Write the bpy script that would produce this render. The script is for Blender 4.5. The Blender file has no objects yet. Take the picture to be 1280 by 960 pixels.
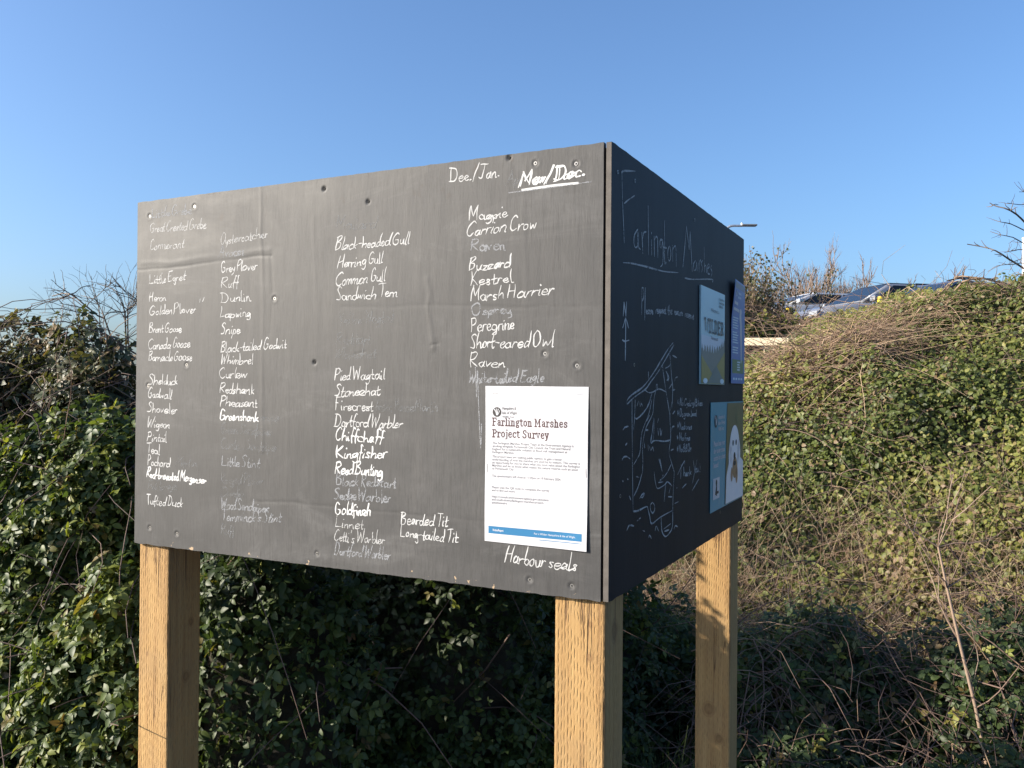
import bpy, bmesh, math, random
import numpy as np
from mathutils import Matrix, Vector

SC = bpy.context.scene
COL = SC.collection
RAD = math.radians

# ------------------------------------------------------------------ camera, sky, sun, exposure
EYE = 1.55
cam_data = bpy.data.cameras.new("camera")
cam = bpy.data.objects.new("camera", cam_data)
COL.objects.link(cam)
cam_data.sensor_width = 36.0
cam_data.lens = 36.0 * 1078.776 / 1280.0
cam_data.clip_start = 0.05
cam_data.clip_end = 3000.0
cam.matrix_world = (Matrix.Translation((0, 0, EYE))
                    @ Matrix.Rotation(math.pi / 2 + 0.0051835, 4, 'X')
                    @ Matrix.Rotation(0.0077702, 4, 'Z'))
SC.camera = cam

SUN_EL = RAD(22.0)
SUN_DIR = Vector((-1.0, -0.15, 0)).normalized() * math.cos(SUN_EL) + Vector((0, 0, math.sin(SUN_EL)))
world = bpy.data.worlds.new("World")
SC.world = world
world.use_nodes = True
wn = world.node_tree.nodes
wl = world.node_tree.links
wn.clear()
sky = wn.new('ShaderNodeTexSky')
sky.sky_type = 'NISHITA'
sky.sun_disc = False
sky.sun_elevation = SUN_EL
sky.sun_rotation = math.atan2(SUN_DIR.x, SUN_DIR.y)
sky.altitude = 0
sky.air_density = 1.0
sky.dust_density = 2.4
sky.ozone_density = 6.0
bg = wn.new('ShaderNodeBackground')
bg.inputs['Strength'].default_value = 0.116
wo = wn.new('ShaderNodeOutputWorld')
wl.new(sky.outputs[0], bg.inputs[0])
wl.new(bg.outputs[0], wo.inputs[0])

sun_data = bpy.data.lights.new("sun", 'SUN')
sun_data.energy = 4.6
sun_data.angle = RAD(0.53)
sun_data.color = (1.0, 0.90, 0.76)
sun = bpy.data.objects.new("sun", sun_data)
COL.objects.link(sun)
sun.rotation_euler = SUN_DIR.to_track_quat('Z', 'Y').to_euler()
sun.location = (-10, 0, 8)

SC.view_settings.view_transform = 'Standard'
SC.view_settings.look = 'None'
SC.view_settings.exposure = 1.1
SC.view_settings.gamma = 1.0
SC.view_settings.use_curve_mapping = False
SC.render.engine = 'CYCLES'
SC.cycles.max_bounces = 6
SC.cycles.transparent_max_bounces = 12
SC.cycles.use_denoising = True

# ------------------------------------------------------------------ helpers
def tag(o, label=None, cat=None, group=None, kind=None):
    if label: o['label'] = label
    if cat: o['category'] = cat
    if group: o['group'] = group
    if kind: o['kind'] = kind
    return o

def world_loc(o):
    v = np.zeros(3)
    while o is not None:
        v = v + np.array(o.location)
        o = o.parent
    return v

def thing(name, loc, label, cat, group=None, rz=0.0):
    o = bpy.data.objects.new(name, None)
    o.empty_display_size = 0.1
    o.location = loc
    o.rotation_euler = (0, 0, rz)
    COL.objects.link(o)
    return tag(o, label, cat, group)

def raw_mesh(name, V, F):
    """V (n,3); F (m,k) array or list of lists"""
    me = bpy.data.meshes.new(name)
    V = np.ascontiguousarray(V, dtype=np.float32)
    if isinstance(F, np.ndarray) and F.ndim == 2:
        m, k = F.shape
        me.vertices.add(len(V)); me.vertices.foreach_set('co', V.ravel())
        me.loops.add(m * k); me.loops.foreach_set('vertex_index', np.ascontiguousarray(F, dtype=np.int32).ravel())
        me.polygons.add(m)
        me.polygons.foreach_set('loop_start', np.arange(0, m * k, k, dtype=np.int32))
        me.polygons.foreach_set('use_smooth', np.zeros(m, dtype=bool))
        me.update(calc_edges=True)
    else:
        me.from_pydata([tuple(v) for v in V], [], [tuple(f) for f in F])
        me.update()
    return me

def mk(name, V, F, mat, parent=None, smooth=False, tone=None, local=False):
    """one mesh object. V in world space (or the parent's space when local)."""
    V = np.asarray(V, dtype=float)
    if parent is None:
        org = np.array([(V[:, 0].min() + V[:, 0].max()) / 2, (V[:, 1].min() + V[:, 1].max()) / 2, V[:, 2].min()])
        loc = org
    else:
        org = np.zeros(3) if local else world_loc(parent)
        loc = np.zeros(3)
    me = raw_mesh(name, V - org, F)
    o = bpy.data.objects.new(name, me)
    o.location = loc
    if mat is not None: me.materials.append(mat)
    COL.objects.link(o)
    if parent is not None: o.parent = parent
    if smooth:
        me.polygons.foreach_set('use_smooth', np.ones(len(me.polygons), dtype=bool))
    if tone is not None:
        a = me.attributes.new('tone', 'FLOAT', 'POINT')
        a.data.foreach_set('value', np.ascontiguousarray(tone, dtype=np.float32))
    return o

class MB:
    """collects pieces of one mesh"""
    def __init__(s): s.V = []; s.F = []; s.n = 0
    def add(s, V, F):
        s.V.append(np.asarray(V, dtype=float)); s.F += [[i + s.n for i in f] for f in F]; s.n += len(V)
    def box(s, c, h, M=None, bev=0.0):
        bm = bmesh.new(); bmesh.ops.create_cube(bm, size=2.0)
        for v in bm.verts: v.co = Vector((v.co.x * h[0], v.co.y * h[1], v.co.z * h[2]))
        if bev: bmesh.ops.bevel(bm, geom=list(bm.edges), offset=bev, segments=2, affect='EDGES', profile=0.5)
        bm.verts.index_update()
        V = np.array([v.co[:] for v in bm.verts]); F = [[v.index for v in f.verts] for f in bm.faces]
        bm.free()
        if M is not None: V = V @ np.array(M).T
        s.add(V + np.array(c), F)
    def cyl(s, p, q, r0, r1=None, n=16):
        r1 = r0 if r1 is None else r1
        p = np.array(p, float); q = np.array(q, float); d = (q - p) / np.linalg.norm(q - p)
        a = np.cross(d, [0, 0, 1.0]) if abs(d[2]) < .9 else np.cross(d, [1.0, 0, 0])
        a /= np.linalg.norm(a); b = np.cross(d, a)
        t = np.arange(n) * 2 * math.pi / n
        ring = np.cos(t)[:, None] * a + np.sin(t)[:, None] * b
        V = np.vstack([p + ring * r0, q + ring * r1])
        F = [[i, (i + 1) % n, n + (i + 1) % n, n + i] for i in range(n)]
        F += [list(range(n))[::-1], list(range(n, 2 * n))]
        s.add(V, F)
    def build(s, name, mat, parent=None, smooth=False, local=False):
        return mk(name, np.vstack(s.V), s.F, mat, parent, smooth, local=local)

def fbm(X, Y, seed=0, octs=4, f0=1.0):
    r = np.random.default_rng(seed); out = 0; amp = 1.0; f = f0
    for _ in range(octs):
        for _k in range(3):
            th = r.uniform(0, 6.283); ph = r.uniform(0, 6.283)
            out = out + amp * np.sin((X * math.cos(th) + Y * math.sin(th)) * f * r.uniform(.7, 1.3) * 2 + ph) / 3
        amp *= .5; f *= 2.0
    return out

def sstep(a, b, x):
    t = np.clip((x - a) / (b - a), 0, 1); return t * t * (3 - 2 * t)

def smooth_pts(pts, n=5):
    """Catmull-Rom through pts"""
    P = np.array(pts, float)
    if len(P) < 3:
        t = np.linspace(0, 1, n + 1)[:, None]
        return P[0] + (P[-1] - P[0]) * t
    Q = np.vstack([2 * P[0] - P[1], P, 2 * P[-1] - P[-2]])
    out = []
    for i in range(1, len(Q) - 2):
        a, b, c, d = Q[i - 1], Q[i], Q[i + 1], Q[i + 2]
        for k in range(n):
            t = k / n
            out.append(.5 * (2 * b + (c - a) * t + (2 * a - 5 * b + 4 * c - d) * t * t + (3 * b - a - 3 * c + d) * t ** 3))
    out.append(P[-1])
    return np.array(out)

# ------------------------------------------------------------------ materials
class NT:
    def __init__(s, name):
        s.m = bpy.data.materials.new(name); s.m.use_nodes = True
        s.t = s.m.node_tree; s.n = s.t.nodes; s.l = s.t.links
        s.b = s.n['Principled BSDF']; s.out = s.n['Material Output']
    def new(s, typ, **kw):
        x = s.n.new(typ)
        for k, v in kw.items():
            if k in x.inputs.keys() and not hasattr(x, k): x.inputs[k].default_value = v
            else: setattr(x, k, v)
        return x
    def link(s, a, b): s.l.new(a, b)
    def obj(s): return s.new('ShaderNodeTexCoord').outputs['Object']
    def mapping(s, v, scale=(1, 1, 1), loc=(0, 0, 0), rot=(0, 0, 0)):
        m = s.new('ShaderNodeMapping'); m.inputs['Scale'].default_value = scale
        m.inputs['Location'].default_value = loc; m.inputs['Rotation'].default_value = rot
        s.link(v, m.inputs['Vector']); return m.outputs[0]
    def noise(s, v, scale=5, detail=4, rough=.55, dist=0):
        n = s.new('ShaderNodeTexNoise'); n.inputs['Scale'].default_value = scale; n.inputs['Detail'].default_value = detail
        n.inputs['Roughness'].default_value = rough; n.inputs['Distortion'].default_value = dist
        if v is not None: s.link(v, n.inputs['Vector'])
        return n.outputs['Fac']
    def ramp(s, f, stops):
        r = s.new('ShaderNodeValToRGB'); e = r.color_ramp.elements
        while len(e) < len(stops): e.new(.5)
        for el, (p, c) in zip(e, stops): el.position = p; el.color = (*c, 1) if len(c) == 3 else c
        s.link(f, r.inputs[0]); return r.outputs[0]
    def math(s, op, a, b=None, c=None):
        m = s.new('ShaderNodeMath', operation=op)
        for i, x in enumerate((a, b, c)):
            if x is None: continue
            if isinstance(x, (int, float)): m.inputs[i].default_value = x
            else: s.link(x, m.inputs[i])
        return m.outputs[0]
    def mix(s, f, a, b):
        m = s.new('ShaderNodeMix', data_type='RGBA')
        for i, x in ((0, f), (6, a), (7, b)):
            if isinstance(x, (int, float)): m.inputs[i].default_value = x
            elif isinstance(x, tuple): m.inputs[i].default_value = (*x, 1)
            else: s.link(x, m.inputs[i])
        return m.outputs[2]
    def bump(s, h, strength=.3, dist=.01, normal=None):
        b = s.new('ShaderNodeBump'); b.inputs['Strength'].default_value = strength; b.inputs['Distance'].default_value = dist
        s.link(h, b.inputs['Height'])
        if normal is not None: s.link(normal, b.inputs['Normal'])
        return b.outputs[0]
    def set(s, **kw):
        for k, v in kw.items():
            k = k.replace('_', ' ')
            if hasattr(v, 'is_output') or isinstance(v, bpy.types.NodeSocket): s.link(v, s.b.inputs[k])
            elif isinstance(v, tuple): s.b.inputs[k].default_value = (*v, 1) if len(v) == 3 else v
            else: s.b.inputs[k].default_value = v

def plain(name, col, rough=.6, metal=0.0, spec=.5, var=.12, scale=8, coat=0):
    t = NT(name)
    n = t.noise(t.obj(), scale, 5)
    c = t.ramp(n, [(0.25, tuple(x * (1 - var) for x in col)), (.75, tuple(min(1, x * (1 + var)) for x in col))])
    t.set(Base_Color=c, Roughness=rough, Metallic=metal)
    t.b.inputs['Specular IOR Level'].default_value = spec
    t.b.inputs['Coat Weight'].default_value = coat
    return t.m

def leaf_mat(name, stops, trans=.32, rough=.5, spec=.4, tcol=(1.5, 1.5, .7)):
    t = NT(name)
    a = t.new('ShaderNodeAttribute', attribute_name='tone')
    c = t.ramp(a.outputs['Fac'], stops)
    v = t.noise(t.obj(), 60, 3)
    c = t.mix(t.math('MULTIPLY', v, .35), c, (.05, .05, .02))
    t.set(Base_Color=c, Roughness=rough)
    t.b.inputs['Specular IOR Level'].default_value = spec
    tr = t.new('ShaderNodeBsdfTranslucent')
    mc = t.new('ShaderNodeMix', data_type='RGBA', blend_type='MULTIPLY'); mc.inputs[0].default_value = 1
    t.link(c, mc.inputs[6]); mc.inputs[7].default_value = (*tcol, 1)
    t.link(mc.outputs[2], tr.inputs[0])
    ms = t.new('ShaderNodeMixShader'); ms.inputs[0].default_value = trans
    t.link(t.b.outputs[0], ms.inputs[1]); t.link(tr.outputs[0], ms.inputs[2]); t.link(ms.outputs[0], t.out.inputs[0])
    return t.m

GREEN = [(0.0, (.020, .036, .014)), (.3, (.036, .062, .020)), (.6, (.065, .105, .026)), (.82, (.14, .18, .038)), (.93, (.28, .30, .05)), (1.0, (.13, .075, .035))]
M_leaf = leaf_mat('bramble_leaf', GREEN)
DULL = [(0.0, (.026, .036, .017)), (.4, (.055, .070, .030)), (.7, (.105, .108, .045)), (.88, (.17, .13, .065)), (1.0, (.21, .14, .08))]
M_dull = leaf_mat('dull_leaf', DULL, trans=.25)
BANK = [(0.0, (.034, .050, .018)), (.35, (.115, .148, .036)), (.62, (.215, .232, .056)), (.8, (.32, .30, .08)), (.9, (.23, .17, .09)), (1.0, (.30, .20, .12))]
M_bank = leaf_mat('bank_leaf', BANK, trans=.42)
def stem_mat(name, stops, rough=.7):
    t = NT(name)
    a = t.new('ShaderNodeAttribute', attribute_name='tone')
    t.set(Base_Color=t.ramp(a.outputs['Fac'], stops), Roughness=rough)
    return t.m
M_cane = stem_mat('bramble_cane', [(0, (.035, .022, .018)), (.5, (.09, .055, .045)), (.8, (.17, .11, .08)), (1, (.26, .18, .11))])
M_straw = stem_mat('dry_stem', [(0, (.15, .095, .065)), (.4, (.31, .205, .13)), (.75, (.46, .33, .21)), (1, (.60, .48, .31))])
M_twig = stem_mat('bare_twig', [(0, (.05, .04, .034)), (.6, (.12, .095, .075)), (1, (.24, .18, .13))])
M_brushtwig = stem_mat('pale_twig', [(0, (.12, .08, .06)), (.6, (.22, .15, .11)), (1, (.34, .25, .18))])
M_grass = leaf_mat('grass_blade', [(0, (.02, .05, .012)), (.6, (.045, .095, .02)), (1, (.10, .15, .04))], trans=.3)

t = NT('earth')
o_ = t.obj(); n1 = t.noise(o_, 1.3, 8, .65); n2 = t.noise(o_, 25, 6, .7)
c = t.ramp(n1, [(.3, (.028, .022, .014)), (.5, (.045, .036, .02)), (.62, (.035, .05, .018)), (.8, (.055, .07, .025))])
c = t.mix(t.math('MULTIPLY', n2, .5), c, (.02, .017, .012))
t.set(Base_Color=c, Roughness=.95, Normal=t.bump(n2, .6, .04)); M_earth = t.m
t = NT('asphalt'); n = t.noise(t.obj(), 60, 6, .7)
t.set(Base_Color=t.ramp(n, [(.3, (.04, .04, .042)), (.7, (.075, .073, .07))]), Roughness=.9); M_asphalt = t.m
t = NT('thicket_shade'); n = t.noise(t.obj(), 14, 8, .75)  # dark brown filler, painted to stand in for the shade inside thickets
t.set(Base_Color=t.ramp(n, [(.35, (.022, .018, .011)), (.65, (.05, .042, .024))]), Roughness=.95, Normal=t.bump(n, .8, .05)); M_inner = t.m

def wood_mat(name, knots, base=(.43, .272, .112), dark=(.30, .168, .066), incise=True):
    t = NT(name); o = t.obj()
    g = t.noise(t.mapping(o, (60, 60, 2.2)), 1.0, 7, .62, .6)
    big = t.noise(t.mapping(o, (9, 9, 2.0)), 1.0, 4, .5)
    col = t.mix(t.ramp(g, [(.34, (0, 0, 0)), (.68, (1, 1, 1))]), base, dark)
    col = t.mix(t.ramp(big, [(.45, (0, 0, 0)), (.75, (.45, .45, .45))]), col, tuple(x * .62 for x in base))
    sep = t.new('ShaderNodeSeparateXYZ'); t.link(o, sep.inputs[0])
    hgt = t.math('MULTIPLY', g, .25)
    if incise:
        w = t.noise(t.mapping(o, (20, 20, 30)), 1.0, 2)
        u = t.math('ADD', t.math('ADD', sep.outputs[0], sep.outputs[1]), t.math('MULTIPLY', w, .0075))
        uc = t.math('DIVIDE', u, .0064); ci = t.math('FLOOR', uc); cf = t.math('FRACT', uc)
        wh = t.new('ShaderNodeTexWhiteNoise', noise_dimensions='1D'); t.link(ci, wh.inputs['W'])
        zz = t.math('ADD', t.math('DIVIDE', sep.outputs[2], .0235), t.math('MULTIPLY', wh.outputs['Value'], 7.0))
        zf = t.math('FRACT', zz)
        zi = t.math('FLOOR', zz)
        wh2 = t.new('ShaderNodeTexWhiteNoise', noise_dimensions='2D')
        cv = t.new('ShaderNodeCombineXYZ'); t.link(ci, cv.inputs[0]); t.link(zi, cv.inputs[1]); t.link(cv.outputs[0], wh2.inputs['Vector'])
        a = t.ramp(t.math('ABSOLUTE', t.math('SUBTRACT', cf, .5)), [(.06, (1, 1, 1)), (.24, (0, 0, 0))])
        b = t.ramp(t.math('ABSOLUTE', t.math('SUBTRACT', zf, .5)), [(.16, (1, 1, 1)), (.44, (0, 0, 0))])
        dash = t.math('MULTIPLY', t.math('MULTIPLY', a, b), t.math('POWER', wh2.outputs['Value'], .7))
        col = t.mix(t.math('MULTIPLY', dash, .32), col, tuple(x * .42 for x in dark))
        hgt = t.math('SUBTRACT', hgt, dash)
    for (kx, ky, kz, kr) in knots:
        d = t.new('ShaderNodeVectorMath', operation='SUBTRACT'); t.link(o, d.inputs[0]); d.inputs[1].default_value = (kx, ky, kz)
        s_ = t.new('ShaderNodeVectorMath', operation='MULTIPLY'); t.link(d.outputs[0], s_.inputs[0]); s_.inputs[1].default_value = (1, 1, .8)
        ln = t.new('ShaderNodeVectorMath', operation='LENGTH'); t.link(s_.outputs[0], ln.inputs[0])
        q = t.math('ADD', t.math('DIVIDE', ln.outputs['Value'], kr), t.math('MULTIPLY', t.math('SUBTRACT', g, .5), .5))
        k = t.ramp(q, [(.0, (.35, .35, .35)), (.55, (.6, .6, .6)), (.72, (.2, .2, .2)), (.9, (.3, .3, .3)), (1.0, (0, 0, 0))])
        col = t.mix(k, col, (.13, .06, .025))
    crack = t.noise(t.mapping(o, (38, 38, .9)), 1.0, 3, .5, .3)
    cr_ = t.ramp(t.math('ABSOLUTE', t.math('SUBTRACT', crack, .5)), [(.004, (1, 1, 1)), (.010, (0, 0, 0))])
    msk = t.ramp(t.noise(t.mapping(o, (6, 6, 3)), 1.0, 2), [(.52, (0, 0, 0)), (.6, (1, 1, 1))])
    cr_ = t.math('MULTIPLY', cr_, msk)
    col = t.mix(t.math('MULTIPLY', cr_, .8), col, (.09, .045, .02)); hgt = t.math('SUBTRACT', hgt, cr_)
    dirt = t.ramp(t.noise(t.mapping(o, (5, 5, 4)), 1.0, 6, .65), [(.5, (0, 0, 0)), (.75, (.5, .5, .5))])
    col = t.mix(dirt, col, (.24, .17, .10))
    t.set(Base_Color=col, Roughness=.78, Normal=t.bump(hgt, .55, .003))
    t.b.inputs['Specular IOR Level'].default_value = .3
    return t.m

t = NT('blackboard_paint'); o_ = t.obj()
grain = t.noise(t.mapping(o_, (230, 230, 22)), 1.0, 6, .75)
fine = t.noise(t.mapping(o_, (420, 420, 160)), 1.0, 3, .6)
blotch = t.noise(t.mapping(o_, (1, 1, 1.7)), 4.2, 8, .68, .8)
streak = t.noise(t.mapping(o_, (28, 28, 1.6)), 1.0, 5, .6)
horiz = t.noise(t.mapping(o_, (1.5, 1.5, 22)), 1.0, 4, .6)
c = t.ramp(blotch, [(.28, (.036, .0355, .0352)), (.47, (.051, .050, .0495)), (.60, (.066, .0645, .0635)), (.74, (.098, .096, .094))])
c = t.mix(t.math('MULTIPLY', t.ramp(streak, [(.48, (0, 0, 0)), (.8, (1, 1, 1))]), .18), c, (.10, .094, .088))
wipe = t.noise(t.mapping(o_, (2.6, 2.6, 9), (0, 0, 0), (0, .18, 0)), 1.0, 7, .7, 1.2)
c = t.mix(t.math('MULTIPLY', t.ramp(wipe, [(.55, (0, 0, 0)), (.72, (1, 1, 1))]), .30), c, (.15, .148, .146))
c = t.mix(t.math('MULTIPLY', t.ramp(horiz, [(.5, (0, 0, 0)), (.7, (1, 1, 1))]), .25), c, (.042, .041, .041))
c = t.mix(t.math('MULTIPLY', t.ramp(grain, [(.47, (0, 0, 0)), (.68, (1, 1, 1))]), .7), c, (.033, .0315, .0305))
spot = t.noise(t.mapping(o_, (30, 30, 24)), 1.0, 3, .5)
sepz = t.new('ShaderNodeSeparateXYZ'); t.link(o_, sepz.inputs[0])
topz = t.ramp(t.math('DIVIDE', sepz.outputs[2], .83), [(.86, (0, 0, 0)), (1.0, (1, 1, 1))])
c = t.mix(t.math('MULTIPLY', t.ramp(spot, [(.62, (0, 0, 0)), (.72, (1, 1, 1))]), t.math('MULTIPLY', topz, .7)), c, (.045, .028, .018))
# bare wood where the bottom edge has been knocked
edge = t.math('ADD', sepz.outputs[2], t.math('MULTIPLY', t.math('SUBTRACT', t.noise(t.mapping(o_, (55, 55, 40)), 1.0, 4, .6), .37), .34))
c = t.mix(t.ramp(edge, [(.0, (1, 1, 1)), (.0012, (0, 0, 0))]), c, (.40, .29, .18))
rg = t.ramp(blotch, [(.3, (.55, .55, .55)), (.7, (.68, .68, .68))])
b1 = t.bump(grain, .26, .0010)
b2 = t.bump(fine, .18, .0006, b1)
t.set(Base_Color=c, Roughness=rg, Normal=b2)
t.b.inputs['Specular IOR Level'].default_value = .44
M_board = t.m

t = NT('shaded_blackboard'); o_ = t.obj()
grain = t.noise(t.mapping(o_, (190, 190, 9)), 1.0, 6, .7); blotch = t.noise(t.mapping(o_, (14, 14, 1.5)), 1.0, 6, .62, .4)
c = t.ramp(blotch, [(.3, (.010, .0108, .0145)), (.7, (.018, .019, .024))])  # the side panel's bluish shade is mixed into this darker colour
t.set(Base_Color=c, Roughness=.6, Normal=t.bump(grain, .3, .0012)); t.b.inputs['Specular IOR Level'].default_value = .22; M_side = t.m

def chalk(name, cover, col=(.60, .60, .595)):
    t = NT(name); o = t.obj()
    n = t.noise(o, 520, 3, .6); n2 = t.noise(o, 45, 4, .6)
    f = t.math('ADD', t.math('MULTIPLY', n, .55), t.math('MULTIPLY', n2, .45))
    a = t.ramp(f, [(max(0, .5 - cover * .42), (0, 0, 0)), (max(.06, .64 - cover * .42), (min(1, .35 + cover),) * 3)])
    t.set(Base_Color=col, Roughness=.95)
    t.b.inputs['Specular IOR Level'].default_value = .1
    t.link(a, t.b.inputs['Alpha'])
    return t.m
CHALK = {'b': chalk('chalk_heavy', .75), 'c': chalk('chalk', .48), 'm': chalk('chalk_worn', .34),
         'f': chalk('chalk_faded', .28, (.38, .39, .41)), 'v': chalk('chalk_ghost', .18, (.25, .255, .26))}
CHALKW = {'b': .0030, 'c': .0021, 'm': .0020, 'f': .0026, 'v': .0026}

M_metal = plain('galvanised', (.55, .56, .57), .45, .8, var=.1, scale=20)
M_screw = plain('screw_steel', (.30, .29, .28), .45, .9, var=.2, scale=300)
M_hole = plain('screw_recess', (.012, .012, .012), .9)
M_white = plain('white_paint', (.78, .78, .76), .5)
M_paper = NT('paper'); _n = M_paper.noise(M_paper.mapping(M_paper.obj(), (7, 7, 2.2)), 1, 3)
M_paper.set(Base_Color=(.52, .52, .545), Roughness=.42, Normal=M_paper.bump(_n, .55, .012)); M_paper = M_paper.m
M_ink = plain('black_ink', (.025, .022, .022), .6)
M_greyink = plain('grey_ink', (.09, .09, .10), .6)
M_headink = plain('maroon_ink', (.055, .020, .022), .6)
M_blueband = plain('blue_band', (.012, .14, .30), .5, var=.05)
M_paleink = plain('pale_ink', (.62, .70, .74), .6)
M_staple = plain('staple', (.6, .6, .6), .3, .9)

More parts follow.
